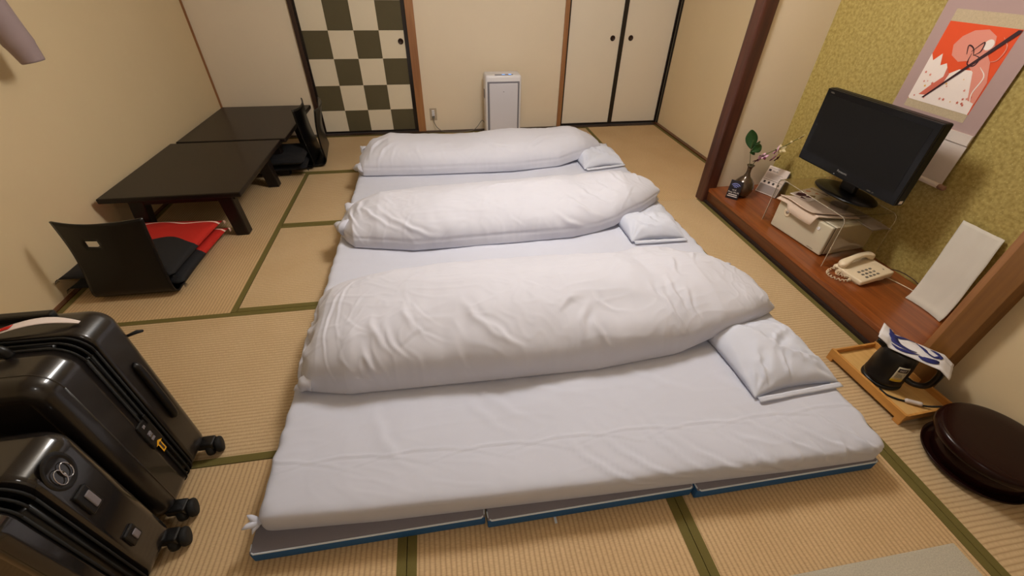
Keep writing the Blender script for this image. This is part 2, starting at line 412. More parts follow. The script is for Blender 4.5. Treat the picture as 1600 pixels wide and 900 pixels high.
struct('baseboard_back', -2.05, 2.464, 4.657, 4.72, -.05, .004, 'dark_trim')
struct('baseboard_near', 2.007, 2.072, -1.25, .885, -.05, .006, 'deck_front')

# checkered sliding door
d = empty('door_1', (0, 0, 0)); tag(d, kind='structure')
X0, X1, Y = -1.186, -.218, 4.742
box('door_panel', X0, X1, Y, Y + .02, .004, 1.83, 'fusuma', d)
box('door_frame', X0, X0 + .018, Y - .010, Y + .022, .004, 1.83, 'frame_black', d)
box('door_frame', X1 - .038, X1, Y - .010, Y + .022, .004, 1.83, 'frame_black', d)
box('door_frame', X0 + .018, X1 - .038, Y - .010, Y + .022, .004, .022, 'frame_black', d)
box('door_frame', X0 + .018, X1 - .038, Y - .010, Y + .022, 1.81, 1.83, 'frame_black', d)
cw = (X1 - .038 - X0 - .018) / 4
for r in range(8):
    z0 = -.008 + .2355 * r; z1 = min(z0 + .2345, 1.81); z0 = max(z0, .022)
    for c in range(4):
        xa = X0 + .018 + cw * c
        box('paper_square', xa + .0004, xa + cw - .0004, Y - .0022, Y - .0002, z0, z1, 'check_white' if (r + c) % 2 == 0 else 'check_green', d)
def pull(parent, x, z, y, r=.026):
    mt = Matrix.Translation((x, y, z)) @ Matrix.Rotation(PI / 2, 4, 'X')
    lathe('finger_pull', [(0, .001), (r * .8, .001), (r * .86, .004), (r * .97, .004), (r, .0), (r, -.006)], 'bronze', parent, 28, mt)
pull(d, -.294, .842, Y - .003)
for n, xa, xb, hx in (('door_2', 1.338, 1.925, 1.826), ('door_3', 1.925, 2.490, 2.022)):
    d = empty(n); tag(d, kind='structure')
    yy = 4.742 if n == 'door_2' else 4.746
    box('door_panel', xa + .018, xb - .018, yy, yy + .02, .022, 1.81, 'fusuma', d)
    for q in ((xa, xa + .022, .004, 1.83), (xb - .024, xb, .004, 1.83)):
        box('door_frame', q[0], q[1], yy - .010, yy + .022, q[2], q[3], 'frame_black', d)
    for q in ((.004, .024), (1.808, 1.83)):
        box('door_frame', xa + .022, xb - .024, yy - .010, yy + .022, q[0], q[1], 'frame_black', d)
    pull(d, hx, .857, yy - .001)

# alcove: raised deck, pillar, near post
pil = struct('trim_8', 1.985, 2.085, 2.76, 2.86, -.01, 2.42, 'pillar', bev=.012)
deck = empty('trim_9'); tag(deck, kind='structure')
box('deck_board', 2.02, 2.515, .90, 2.78, .085, .112, 'deck', deck, bev=.003)
box('deck_front', 2.026, 2.05, .90, 2.765, .014, .085, 'deck_front', deck)
box('lower_rail', 2.006, 2.05, .90, 2.765, -.05, .016, 'groove', deck)
pb = empty('trim_10'); tag(pb, kind='structure')
box('post', 2.0, 2.10, .885, .965, 0, 2.42, 'post', pb, bev=.002)
box('post_fillet', 2.008, 2.10, .965, .992, .112, 2.42, 'brown_trim', pb, bev=.002)

# ceiling lamp (out of frame, lights the room)
lamp = empty('ceiling_lamp', (.55, 2.15, 2.38))
lathe('lamp_diffuser', [(0, -.06), (.15, -.058), (.24, -.03), (.26, .02)], 'lamp', lamp, 48)
lathe('lamp_rim', [(.262, -.005), (.285, -.005), (.285, .03), (.12, .05), (.12, .12), (0, .12)], 'brown_trim', lamp, 48)
tag(lamp, 'round flat ceiling lamp above the bedding', 'lamp')

# ================================================================== BEDDING
def wrinkle(strokes, u, w):
    d = 0
    for (cu, cw_, an, ln, wd, am) in strokes:
        du, dw = u - cu, w - cw_
        R2 = 2.2 * ln + 3 * wd
        if abs(du) > R2 or abs(dw) > R2: continue
        a = du * math.cos(an) + dw * math.sin(an); b = -du * math.sin(an) + dw * math.cos(an)
        b += .15 * a * a / ln + .25 * wd * math.sin(a * 60 + cu * 50)
        wd_ = wd * (.75 + .5 * (a / ln + 1) / 2 if a > -ln else .75)
        if abs(b) < 5 * wd:
            d += am * math.exp(-(a / ln) ** 2) * (math.exp(-abs(b / wd_) ** 1.5) - .5 * math.exp(-((b + 1.7 * wd_) / (1.1 * wd_)) ** 2))
    return d
def interp(tab, x):
    if x <= tab[0][0]: return tab[0][1]
    for (a, b), (c, e) in zip(tab, tab[1:]):
        if x <= c:
            t = (x - a) / (c - a); t = t * t * (3 - 2 * t) if False else t
            return b + (e - b) * t
    return tab[-1][1]
def mound(name, x0, x1, yf, yb, h, zb, nexp, strokes, m, parent=None, nu=170, nv=90, endp=26, seed=0, nz=.012, fine=.0025,
          lean=0, hems=(), end_ruffle=.012, bottom=.012, crest=0, nback=None, dens=1., wk=1.):
    nback = nback or nexp
    """soft padded body: closed cross sections (front..top..back..bottom) swept along x"""
    bm = bmesh.new(); V = []
    top = int(nv * .72)
    for i in range(nu + 1):
        t = i / nu; s = .5 - .5 * math.cos(PI * t); s = .45 * s + .55 * t
        x = x0 + (x1 - x0) * s
        e = max(0., 1 - abs(2 * s - 1) ** endp) ** .42
        f, b = interp(yf, x), interp(yb, x); mid = (f + b) / 2; hf = (b - f) / 2
        hh = interp(h, x) * (.12 + .88 * e); hf *= (.93 + .07 * e); z0 = interp(zb, x)
        row = []
        D = []; acc = 0; pr = None
        for k in range(241):
            a = PI * k / 240; c, sn = math.cos(a), math.sin(a); ne = nexp if c > 0 else nback
            cx = -math.copysign(abs(c) ** (2 / ne), c); cz = abs(sn) ** (2 / ne)
            if pr: acc += math.hypot((cx - pr[0]) * hf, (cz - pr[1]) * hh)
            pr = (cx, cz); D.append((acc, cx, cz))
        di = 0
        for j in range(nv):
            if j <= top:
                w_ = acc * (j / top) ** dens
                while di < 239 and D[di + 1][0] < w_: di += 1
                p0, p1 = D[di], D[di + 1]; tt = (w_ - p0[0]) / max(1e-9, p1[0] - p0[0])
                cx = p0[1] + (p1[1] - p0[1]) * tt; cz = max(0., p0[2] + (p1[2] - p0[2]) * tt)
                y = mid + hf * cx; z = z0 + hh * cz * (1 + crest * (1 - cx * cx) + lean * cx)
                nrm = Vector((0, math.copysign(abs(cx) ** (nexp - 1), cx) / hf, abs(cz) ** (nexp - 1) / max(hh, .02)))
                if nrm.length < 1e-6: nrm = Vector((0, 0, 1))
                nrm.normalize()
                k = min(1, w_ / .05, (acc - w_) / .05)
                q = Vector((x * 2.2, y * 3.2, seed * 9.1))
                d = nz * noise.noise(q) + nz * .5 * noise.noise(q * 2.3 + Vector((3, 1, 0)))
                d += fine * noise.noise(Vector((x * 16, y * 9, seed)))
                rg = 1 - abs(noise.noise(Vector((x * 9 + 3 * noise.noise(Vector((x * 3, y * 4, seed))), y * 13 + seed, 2.)))) * 2.2
                if rg > .4: d += fine * 1.5 * (rg - .4) ** 2
                d += wk * wrinkle(strokes, x - x0, w_)
                for hw_ in hems:
                    dd = abs(w_ - hw_)
                    if dd < .012: d -= .0035 * (1 - dd / .012)
                d *= k
                # cloth gathers at both ends
                ed = math.exp(-((min(s, 1 - s) * (x1 - x0)) / .035) ** 2)
                xx = x + (end_ruffle * ed) * (noise.noise(Vector((y * 14, z * 22, seed + 5 * (s > .5)))) * 1.6) * (1 if s > .5 else -1)
                d += ed * .004 * math.sin(y * 60 + 3 * noise.noise(Vector((y * 6, seed, 0)))) * k
                row.append(bm.verts.new(Vector((xx, y, z)) + nrm * d))
            else:
                v = (j - top) / (nv - top)
                y = mid + hf * (1 - 2 * v) * .985
                z = z0 - bottom * math.sin(PI * v) * 0 + .001
                row.append(bm.verts.new((x, y, z)))
        V.append(row)
    for i in range(nu):
        for j in range(nv):
            k = (j + 1) % nv
            bm.faces.new((V[i][j], V[i + 1][j], V[i + 1][k], V[i][k]))
    bm.faces.new(V[0]); bm.faces.new(V[-1][::-1])
    bmesh.ops.recalc_face_normals(bm, faces=bm.faces[:])
    return done(name, bm, m, parent, True)

rows = [(.615, 1.655), (1.665, 2.705), (2.715, 3.755)]
names = ['nearest of the three bedding rows', 'middle of the three bedding rows', 'farthest of the three bedding rows']
mlabels = ['blue and grey folding foam mattress with white piping under the nearest futon',
           'folding foam mattress under the middle futon', 'folding foam mattress under the farthest futon by the back wall']
def piping_pts(xa, xb, y, z, r=.012):
    return [(xa, y + .03, z), (xa + .003, y + .008, z - .001), (xa + .012, y, z)] + [(xa + (xb - xa) * k / 6, y, z) for k in range(1, 6)] + [(xb - .012, y, z), (xb - .003, y + .008, z - .001), (xb, y + .03, z)]
for ri, (ya, yb_) in enumerate(rows):
    e = empty('folding_mattress', (0, 0, 0)); tag(e, mlabels[ri], 'mattress', 'folding mattresses under the futons')
    for k in range(3):
        xa = -.685 + .7285 * k; xb = xa + .722
        tilt = -.014 * k if ri == 0 else 0
        y0_ = ya + .012 + tilt if ri == 0 else ya + .01
        bm = bmesh.new(); bbox(bm, xa, xb, y0_, yb_ - .01, .002, .060, .005, 2)
        for f in bm.faces: f.material_index = 1 if f.calc_center_median().z > .0535 else 0
        p = done('mattress_panel', bm, ['mat_blue', 'mat_grey'], e, True)
        if ri == 0: tube('piping', piping_pts(xa + .001, xb - .001, y0_ - .001, .0575), .003, 'piping', p)
        else: box('piping', xa + .02, xb - .02, y0_ - .002, y0_ + .001, .052, .056, 'piping', p)
    if ri == 0:
        box('care_tag', .268, .276, ya - .022, ya + .012, .0025, .0045, 'piping', e)

R = random.Random(3)
def futon(ri, label):
    ya, yb_ = rows[ri]
    st = []
    if ri == 0:
        # pressed fold line running lengthwise, diagonal pulls at the front right
        for k in range(9): st.append((.02 + .25 * k, .252 + .003 * (k % 3), 0.0, .20, .0042, .0036))
        for k in range(8): st.append((1.12 + .13 * k, .13 + R.uniform(-.03, .03), 2.45 + R.uniform(-.2, .2), .13, .009, .007))
        for k in range(6): st.append((1.62 + .09 * k, .075 + R.uniform(-.02, .02), 2.0 + R.uniform(-.3, .3), .06, .010, .008))
        for k in range(7): st.append((R.uniform(.2, 1.9), R.uniform(.3, .5), R.uniform(1.8, 2.7), .12, .018, .004))
    for k in range(6): st.append((R.uniform(1.5, 2.1), R.uniform(.1, 1.0), R.uniform(0, PI), .07, .012, .005))
    yfr = [(-.66, ya + .073), (-.29, ya + .048), (.35, ya + .023), (1.2, ya - .005), (1.5, ya - .010)] if ri == 0 else [(-.66, ya + .01), (1.5, ya + .005)]
    o = mound('futon', -.662, 1.502, yfr, [(-.66, yb_), (1.5, yb_)], [(-.66, .094), (1.5, .094)], [(-.66, .0615), (1.5, .0615)], 12, st, 'sheet',
              nu=190 if ri == 0 else 120, nv=250 if ri == 0 else 110, dens=1.55 if ri == 0 else 1., endp=90, seed=ri + 2, nz=.006, fine=.0014, end_ruffle=.006)
    tag(o, label, 'futon', 'sheeted futons')
    return o
fl_ = ['thin futon in a smooth white sheet with a pressed fold line, nearest of the three',
       'thin futon in a white sheet between the nearest and the farthest duvet',
       'thin futon in a white sheet under the farthest duvet, by the back wall']
fut = [futon(i, fl_[i]) for i in range(3)]
# knotted sheet corners
def tuft(parent, c, dirs):
    bm = bmesh.new()
    for dv, ln, r in dirs:
        dv = Vector(dv).normalized(); p = Vector(c)
        tube_bm(bm, [p - dv * .01, p + dv * ln * .35, p + dv * ln * .7 + Vector((0, 0, .004)), p + dv * ln], [r, r * 1.1, r * .7, r * .15], 8)
    done('sheet_corner', bm, 'sheet', parent, True)
tuft(fut[0], (-.662, .70, .105), [((-.8, -.5, .25), .045, .011), ((-.4, -.9, -.4), .035, .009), ((-.7, .3, .7), .04, .01)])
tuft(fut[1], (1.50, 1.73, .135), [((.6, -.3, .6), .055, .02), ((.8, -.8, -.1), .05, .018)])
tuft(fut[0], (1.49, 1.62, .14), [((.7, .3, .4), .045, .02), ((.8, -.3, .1), .04, .016)])
tuft(fut[2], (1.49, 2.77, .135), [((.8, .2, .4), .045, .018)])

# duvets folded lengthwise
def rnd_strokes(n, L, W, amp, seed, zones=None):
    r = random.Random(seed); out = []
    for k in range(n):
        u, w_ = r.uniform(.05, L - .05), r.uniform(.05, W)
        out.append((u, w_, r.uniform(.6, 2.5), r.uniform(.03, .10), r.uniform(.005, .011), amp * r.uniform(.5, 1.2)))
    return out
# each: x0,x1, front line, back line, height, base
D1 = rnd_strokes(18, 2.1, .75, .004, 11) + [(.30, .24, 2.0, .07, .014, .012), (.36, .20, 2.1, .06, .011, .010), (.42, .30, 1.9, .06, .012, .009), (.27, .14, 2.0, .05, .010, .008), (.70, .26, 2.2, .11, .016, .014), (.78, .20, 2.3, .07, .012, .010),
      (1.13, .24, 1.2, .07, .014, .012), (1.18, .17, 1.9, .06, .011, .013), (1.08, .32, .6, .06, .013, .009), (1.22, .3, 2.2, .05, .012, .010),
      (1.52, .22, 1.75, .09, .012, .013), (1.57, .26, 1.65, .10, .011, .012), (1.62, .20, 1.55, .07, .010, .011), (1.48, .30, 1.9, .05, .01, .009),
      (1.66, .45, 1.2, .06, .012, .009), (1.82, .5, .8, .06, .012, .009), (1.93, .4, 1.5, .07, .014, .008), (.10, .35, 1.5, .2, .006, .006), (.14, .45, 1.5, .2, .006, .005)]
duv1 = mound('duvet', -.615, 1.50,
             [(-.615, 1.15), (-.43, 1.11), (0, 1.10), (.55, 1.09), (.94, 1.125), (1.25, 1.20), (1.50, 1.30)],
             [(-.615, 1.78), (0, 1.86), (1.0, 1.86), (1.3, 1.76), (1.5, 1.60)],
             [(-.615, .125), (-.54, .160), (-.4, .178), (0, .185), (.8, .170), (1.15, .135), (1.5, .09)],
             [(-.615, .163), (.9, .163), (1.15, .200), (1.5, .182)], 3.6, D1, 'duvet', seed=1, nz=.022, fine=.004, crest=.16, lean=-.05, nback=2.0, nu=330, nv=200, end_ruffle=.02, wk=.8)
D2 = rnd_strokes(18, 2.1, .7, .004, 21) + [(.22, .2, 2.4, .12, .014, .012), (.34, .18, 2.5, .14, .012, .010), (.45, .12, 2.6, .10, .012, .010), (.12, .3, 1.6, .08, .012, .010), (.08, .2, 2.0, .07, .012, .012),
      (1.45, .18, 2.3, .12, .014, .012), (1.55, .24, 2.2, .12, .013, .011), (1.65, .30, 2.0, .10, .013, .010), (1.75, .35, 1.7, .09, .012, .009), (1.35, .1, 2.6, .1, .013, .012), (1.85, .4, 1.2, .09, .014, .009), (1.95, .3, 1.4, .07, .012, .01), (1.0, .5, .2, .09, .01, .006)]
duv2 = mound('duvet', -.645, 1.47,
             [(-.645, 2.36), (-.60, 2.25), (-.54, 2.18), (-.2, 2.10), (.36, 2.105), (.735, 2.12), (1.03, 2.19), (1.28, 2.34), (1.47, 2.50)],
             [(-.645, 2.62), (-.58, 2.72), (-.2, 2.80), (1.0, 2.86), (1.3, 2.82), (1.47, 2.66)],
             [(-.645, .055), (-.54, .115), (-.4, .150), (0, .165), (.8, .165), (1.15, .14), (1.47, .09)],
             [(-.645, .163), (.9, .163), (1.15, .195), (1.47, .18)], 3.2, D2, 'duvet', seed=2, nz=.018, fine=.004, crest=.14, lean=-.05, nback=2.0, hems=(.055,), nu=270, nv=160, end_ruffle=.02)
D3 = rnd_strokes(14, 2.1, .7, .004, 31) + [(1.0, .3, 2.5, .14, .016, .012), (1.4, .25, .7, .12, .014, .009), (.15, .3, 1.1, .10, .014, .012), (.22, .2, 1.0, .10, .012, .009), (.1, .45, 1.3, .08, .012, .010), (1.1, .2, 2.6, .1, .014, .008)]
duv3 = mound('duvet', -.655, 1.36,
             [(-.655, 3.27), (-.6, 3.20), (-.16, 3.165), (.53, 3.15), (.94, 3.205), (1.17, 3.30), (1.40, 3.46)],
             [(-.655, 3.55), (-.58, 3.70), (-.4, 3.77), (1.1, 3.78), (1.40, 3.66)],
             [(-.655, .075), (-.54, .150), (-.4, .185), (.1, .16), (.6, .19), (1.1, .165), (1.40, .07)],
             [(-.655, .163), (.9, .163), (1.15, .19), (1.40, .18)], 3.2, D3, 'duvet', seed=3, nz=.014, fine=.003, crest=.08, nback=2.4, hems=(.06,), nu=220, nv=130, end_ruffle=.02)
tag(duv1, 'thick white duvet folded lengthwise on the nearest futon, largest and most creased of the three', 'duvet', 'duvets folded on the futons')
tag(duv2, 'white duvet folded lengthwise on the middle futon, over the middle pillow', 'duvet', 'duvets folded on the futons')
tag(duv3, 'white duvet folded lengthwise on the farthest futon, in front of the air purifier', 'duvet', 'duvets folded on the futons')
# flange of the folded cover along the open end of the nearest duvet
def flange(parent, pts, wdt, seed):
    P = spline(pts, 10)
    def fn(u, v):
        i = min(int(u * (len(P) - 1)), len(P) - 2); t = u * (len(P) - 1) - i; p = P[i].lerp(P[i + 1], t)
        return Vector((p.x - wdt * v * (1 + .5 * noise.noise(Vector((p.y * 20, seed, 0)))), p.y + .006 * noise.noise(Vector((v * 4, p.y * 25, seed))), p.z + .016 * v * noise.noise(Vector((p.y * 26, p.z * 26, seed))) - .012 * v))
    grid('cover_edge', fn, 40, 6, 'duvet', parent, True, .003)
flange(duv1, [(-.59, 1.16, .178), (-.60, 1.22, .205), (-.60, 1.36, .225), (-.60, 1.5, .225), (-.60, 1.70, .20)], .034, 4)
def corner_flap(parent, p_in, p_tip, r0, flat=.55, seed=0):
    a, b = Vector(p_in), Vector(p_tip); bm = bmesh.new(); n = 12
    pts = [a.lerp(b, k / n) + Vector((0, 0, .006 * math.sin(k * .9 + seed))) for k in range(n + 1)]
    rr = [max(.0025, r0 * (1 - (k / n)) ** .8) for k in range(n + 1)]
    tube_bm(bm, pts, rr, 18)
    for v in bm.verts:
        t = (v.co - a).dot(b - a) / (b - a).length_squared; c = a.lerp(b, min(1, max(0, t)))
        v.co.z = c.z + (v.co.z - c.z) * flat
        v.co += Vector((0, 0, 1)) * .004 * math.sin(v.co.y * 120 + seed) * min(1, max(0, t) * 2)
    done('cover_corner', bm, 'duvet', parent, True)
corner_flap(duv2, (-.585, 2.315, .215), (-.690, 2.425, .190), .062, .75, 1)
corner_flap(duv2, (-.60, 2.60, .195), (-.665, 2.70, .185), .045, .7, 2)
corner_flap(duv3, (-.60, 3.245, .215), (-.690, 3.30, .185), .050, .8, 3)
corner_flap(duv3, (-.60, 3.52, .24), (-.655, 3.60, .245), .045, .8, 4)
corner_flap(duv1, (-.57, 1.165, .205), (-.640, 1.155, .175), .040, .8, 5)

def pillow(corners, h, zb, seed, label, strokes=(), vt=.6):
    """corners: near-left, near-right, far-right, far-left on the sheet"""
    c = [Vector(p) for p in corners]
    n = 70
    bm = bmesh.new()
    def pt(u, v, side):
        a, b = 2 * u - 1, 2 * v - 1
        pinch = .075
        uu = u + (.5 - u) * pinch * (1 - b * b) * abs(a) ** 2 * 1.2; vv = v + (.5 - v) * pinch * (1 - a * a) * abs(b) ** 2 * 1.2
        p = c[0] * (1 - uu) * (1 - vv) + c[1] * uu * (1 - vv) + c[2] * uu * vv + c[3] * (1 - uu) * vv
        t = max(0, (1 - abs(a) ** 3.6)) ** .6 * max(0, (1 - abs(b) ** 3.6)) ** .6
        kk = min(1, max(0, (v - vt + .15) / .3)); t *= 1 - .72 * kk * kk * (3 - 2 * kk)
        z = h * t
        z += .012 * noise.noise(Vector((u * 3, v * 3, seed))) * t
        z += .006 * noise.noise(Vector((u * 7, v * 9, seed + 4))) * min(1, t * 2)
        cr = 0
        for ca, cb in ((-1, -1), (1, -1), (1, 1), (-1, 1)):
            d = math.hypot(a - ca, b - cb); an = math.atan2(b - cb, a - ca)
            cr += .006 * math.sin(an * 13 + seed) * math.exp(-(d / .55) ** 2) * min(1, d * 3)
        for su, sv, an, ln, wd, am in strokes:
            cr += wrinkle([(su, sv, an, ln, wd, am)], u, v)
        z += cr * min(1, t * 2.2)
        if side < 0: z = -.004 * t
        return Vector((p.x, p.y, zb + .006 + z * (1 if side > 0 else 1)))
    T = [[bm.verts.new(pt(i / n, j / n, 1)) for j in range(n + 1)] for i in range(n + 1)]
    Bt = [[T[i][j] if i in (0, n) or j in (0, n) else bm.verts.new(pt(i / n, j / n, -1)) for j in range(n + 1)] for i in range(n + 1)]
    for i in range(n):
        for j in range(n):
            bm.faces.new((T[i][j], T[i + 1][j], T[i + 1][j + 1], T[i][j + 1]))
            bm.faces.new((Bt[i][j], Bt[i][j + 1], Bt[i + 1][j + 1], Bt[i + 1][j]))
    bmesh.ops.recalc_face_normals(bm, faces=bm.faces[:])
    o = done('pillow', bm, 'pillow', None, True)
    # flat flange of the pillowcase around the near and left edges
    fl = []
    def strip(p0, p1, out, nm):
        p0, p1 = Vector(p0), Vector(p1)
        def fn(u, v):
            p = p0.lerp(p1, u) + Vector(out) * v
            return Vector((p.x, p.y, zb + .007 + .006 * (1 - v) + .003 * noise.noise(Vector((u * 9, v * 2, seed)))))
        grid(nm, fn, 24, 3, 'pillow', o, True, .002)
    strip(c[0] + Vector((.01, 0, 0)), c[1] + Vector((-.005, 0, 0)), (.004, -.020, 0), 'case_hem')
    tag(o, label, 'pillow', 'pillows at the right end of the bedding')
    return o
pillow([(1.115, .855, 0), (1.505, .875, 0), (1.50, 1.36, 0), (1.06, 1.38, 0)], .080, .161, 1.3, 'white pillow on the nearest futon, half under the nearest duvet', [(.55, .30, 2.4, .25, .04, .014), (.62, .45, .5, .2, .03, .012), (.2, .2, 1.2, .16, .03, .012), (.75, .22, 2.9, .16, .022, .012), (.45, .15, 1.3, .12, .018, .010), (.8, .5, 2.2, .2, .02, .01)], .70)
pillow([(1.075, 2.01, 0), (1.42, 2.00, 0), (1.47, 2.45, 0), (1.02, 2.50, 0)], .080, .161, 2.7, 'white pillow on the middle futon, tucked under the middle duvet', [(.4, .4, 1.9, .25, .04, .012), (.6, .5, 1.2, .2, .04, .01), (.3, .2, 2.6, .2, .02, .01)], .55)
pillow([(1.115, 3.10, 0), (1.475, 3.16, 0), (1.49, 3.66, 0), (1.05, 3.64, 0)], .080, .162, 4.1, 'white pillow on the farthest futon, at the far right corner of the bedding', [(.5, .3, 2.2, .25, .04, .012), (.7, .6, 1.2, .2, .04, .01)], .6)

# ================================================================== LOW TABLES
def low_table(x0, x1, y0, y1, label):
    cx, cy = (x0 + x1) / 2, (y0 + y1) / 2; e = empty('low_table', (cx, cy, 0)); w_, l_ = (x1 - x0) / 2, (y1 - y0) / 2
    box('table_top', -w_, w_, -l_, l_, .302, .335, 'lacquer', e, .006)
    box('apron', -w_ + .1, w_ - .1, -l_ + .085, -l_ + .115, .245, .302, 'lacquer', e, .002)
    box('apron', -w_ + .1, w_ - .1, l_ - .115, l_ - .085, .245, .302, 'lacquer', e, .002)
    box('apron', -w_ + .085, -w_ + .115, -l_ + .1, l_ - .1, .245, .302, 'lacquer', e, .002)
    box('apron', w_ - .115, w_ - .085, -l_ + .1, l_ - .1, .245, .302, 'lacquer', e, .002)
    for sx in (-1, 1):
        for sy in (-1, 1):
            bm = bmesh.new(); vs = bbox(bm, -.045, .045, -.035, .035, 0, .302, .006, 2)
            for v in vs:
                k = 1 - v.co.z / .302
                v.co.x = v.co.x * (1 - .1 * k) + sx * (w_ - .145 + .03 * k); v.co.y = v.co.y + sy * (l_ - .12 + .02 * k)
            done('leg', bm, 'lacquer', e, False)
    tag(e, label, 'table', 'low tables along the left wall'); return e
low_table(-2.035, -1.245, 2.635, 3.585, 'low dark lacquered table against the left wall, nearer one with red cushions before it')
low_table(-2.01, -1.215, 3.612, 4.575, 'low dark lacquered table in the left back corner, with legless chairs at its end')

# ================================================================== LEGLESS CHAIRS
def floor_chair(loc, rz, label, w_=.40, hgt=.46, lean=.06, hole=True):
    """bentwood shell: the back rises at local y=0 and the seat runs towards +y"""
    e = empty('floor_chair', loc, rz)
    def prof(t):      # t 0..1 : seat front -> bend -> top of the back
        if t < .38: return (.40 - .36 * (t / .38), .012 + .004 * math.sin(t * 8))
        if t < .52:
            a = (t - .38) / .14 * (PI / 2 - .05); return (.04 - .045 * math.sin(a), .012 + .045 * (1 - math.cos(a)))
        k = (t - .52) / .48; return (-.005 + lean * k ** 1.5 * 1.0 + .02 * math.sin(PI * k), .057 + (hgt - .057) * k)
    nu, nv = 44, 24; bm = bmesh.new(); V = {}
    for i in range(nu + 1):
        t = i / nu; py, pz = prof(t)
        k = max(0, (t - .52) / .48)
        ww = w_ * (1 + .03 * k - .05 * math.sin(PI * k)) / 2
        for j in range(nv + 1):
            x = (2 * j / nv - 1)
            V[i, j] = bm.verts.new((x * ww, py - .035 * k * (1 - x * x) + (.0), pz + .012 * k * x * x * (1 if x < 0 else .3)))
    for i in range(nu):
        for j in range(nv):
            if hole and i in (37, 38) and 6 <= j <= 9: continue
            bm.faces.new((V[i, j], V[i + 1, j], V[i + 1, j + 1], V[i, j + 1]))
    bmesh.ops.recalc_face_normals(bm, faces=bm.faces[:])
    bmesh.ops.solidify(bm, geom=bm.faces[:], thickness=.010)
    bmesh.ops.recalc_face_normals(bm, faces=bm.faces[:])
    done('bent_shell', bm, 'chair_black', e, True)
    tag(e, label, 'chair', 'legless floor chairs'); return e
floor_chair((-1.695, 2.075, .0), 0, 'black bentwood legless chair before the near table, its slotted back turned to the camera', .392, .445)
def cushion(loc, rz, w_, l_, h, m, label, name='floor_cushion', seed=0, grp='red and black floor cushions'):
    e = None; n = 28; bm = bmesh.new()
    def pt(u, v, s):
        a, b = 2 * u - 1, 2 * v - 1
        t = max(0, 1 - abs(a) ** 5) ** .5 * max(0, 1 - abs(b) ** 5) ** .5
        k = 1 - .03 * (1 - b * b) * abs(a) ** 3; q = 1 - .03 * (1 - a * a) * abs(b) ** 3
        return Vector((a * w_ / 2 * k, b * l_ / 2 * q, h / 2 + s * (h / 2) * t + .006 * noise.noise(Vector((u * 4, v * 4, seed))) * t))
    T = [[bm.verts.new(pt(i / n, j / n, 1)) for j in range(n + 1)] for i in range(n + 1)]
    B_ = [[T[i][j] if i in (0, n) or j in (0, n) else bm.verts.new(pt(i / n, j / n, -1)) for j in range(n + 1)] for i in range(n + 1)]
    for i in range(n):
        for j in range(n):
            bm.faces.new((T[i][j], T[i + 1][j], T[i + 1][j + 1], T[i][j + 1])); bm.faces.new((B_[i][j], B_[i][j + 1], B_[i + 1][j + 1], B_[i + 1][j]))
    bmesh.ops.recalc_face_normals(bm, faces=bm.faces[:])
    o = done(name, bm, m, None, True); o.location = loc; o.rotation_euler = (0, 0, rz)
    for sx in (-1, 1):
        for sy in (-1, 1):
            bm = bmesh.new(); p = Vector((sx * w_ / 2, sy * l_ / 2, h / 2))
            for q in range(4):
                tube_bm(bm, [p, p + Vector((sx * .006, sy * .005 * (q - 1.5), -.005)), p + Vector((sx * .010, sy * .004 * (q - 1.5) * 2, -min(.022, h / 2)))], [.0018, .0015, .001], 5)
            done('corner_tassel', bm, m if m == 'cush_black' else 'cloth_white' if sy > 0 else 'cush_black', o, True)
    return tag(o, label, 'cushion', grp)
cushion((-1.735, 2.42, .027), -.05, .575, .60, .062, 'cush_print', 'red and black wave-print floor cushion, lower of the two stacked by the near table', seed=1)
cushion((-1.745, 2.41, .092), -.07, .575, .60, .062, 'cush_print', 'red and black wave-print floor cushion, upper of the two stacked by the near table', seed=2)
# group at the far table
floor_chair((-1.115, 3.985, 0), PI / 2 + .05, 'black bentwood legless chair at the far table end, inner of two nested', .40, .49, .05, False)
floor_chair((-1.045, 4.05, .012), PI / 2 + .12, 'black bentwood legless chair at the far table end, outer of two nested', .44, .46, -.01, False)
cushion((-1.365, 3.85, .05), .06, .46, .50, .065, 'cush_black', 'plain black floor cushion on the nested chairs by the far table, lower', seed=5, grp='black floor cushions')
cushion((-1.335, 3.78, .117), .02, .42, .44, .065, 'cush_black', 'plain black floor cushion on the nested chairs by the far table, upper', seed=6, grp='black floor cushions')

# ================================================================== SUITCASES
def rounded_slab(bm, x0, x1, y0, y1, z0, z1, r, seg=6, mi=0):
    return bbox(bm, x0, x1, y0, y1, z0, z1, r, seg, mi=mi)
def wheel_pair(parent, x, y, ang):
    for s in (-1, 1):
        mt = Matrix.Translation((x, y, .030)) @ Matrix.Rotation(ang, 4, 'Z') @ Matrix.Translation((s * .015, 0, 0)) @ Matrix.Rotation(PI / 2, 4, 'Y')
        wh = lathe('wheel', [(0, -.012), (.020, -.012), (.027, -.010), (.030, -.005), (.030, .005), (.027, .010), (.020, .012), (0, .012)], 'black_rubber', parent, 24, mt)
        box('wheel_hub', -.0115, .0115, -.006, .006, -.006, .006, 'grey_plastic', wh, .002, 2, mt @ Matrix.Rotation(PI / 2, 4, 'Y'))
    box('wheel_fork', -.05, .010, -.022, .022, -.010, .022, 'black_plastic', parent, .006, 3, Matrix.Translation((x, y, .046)))
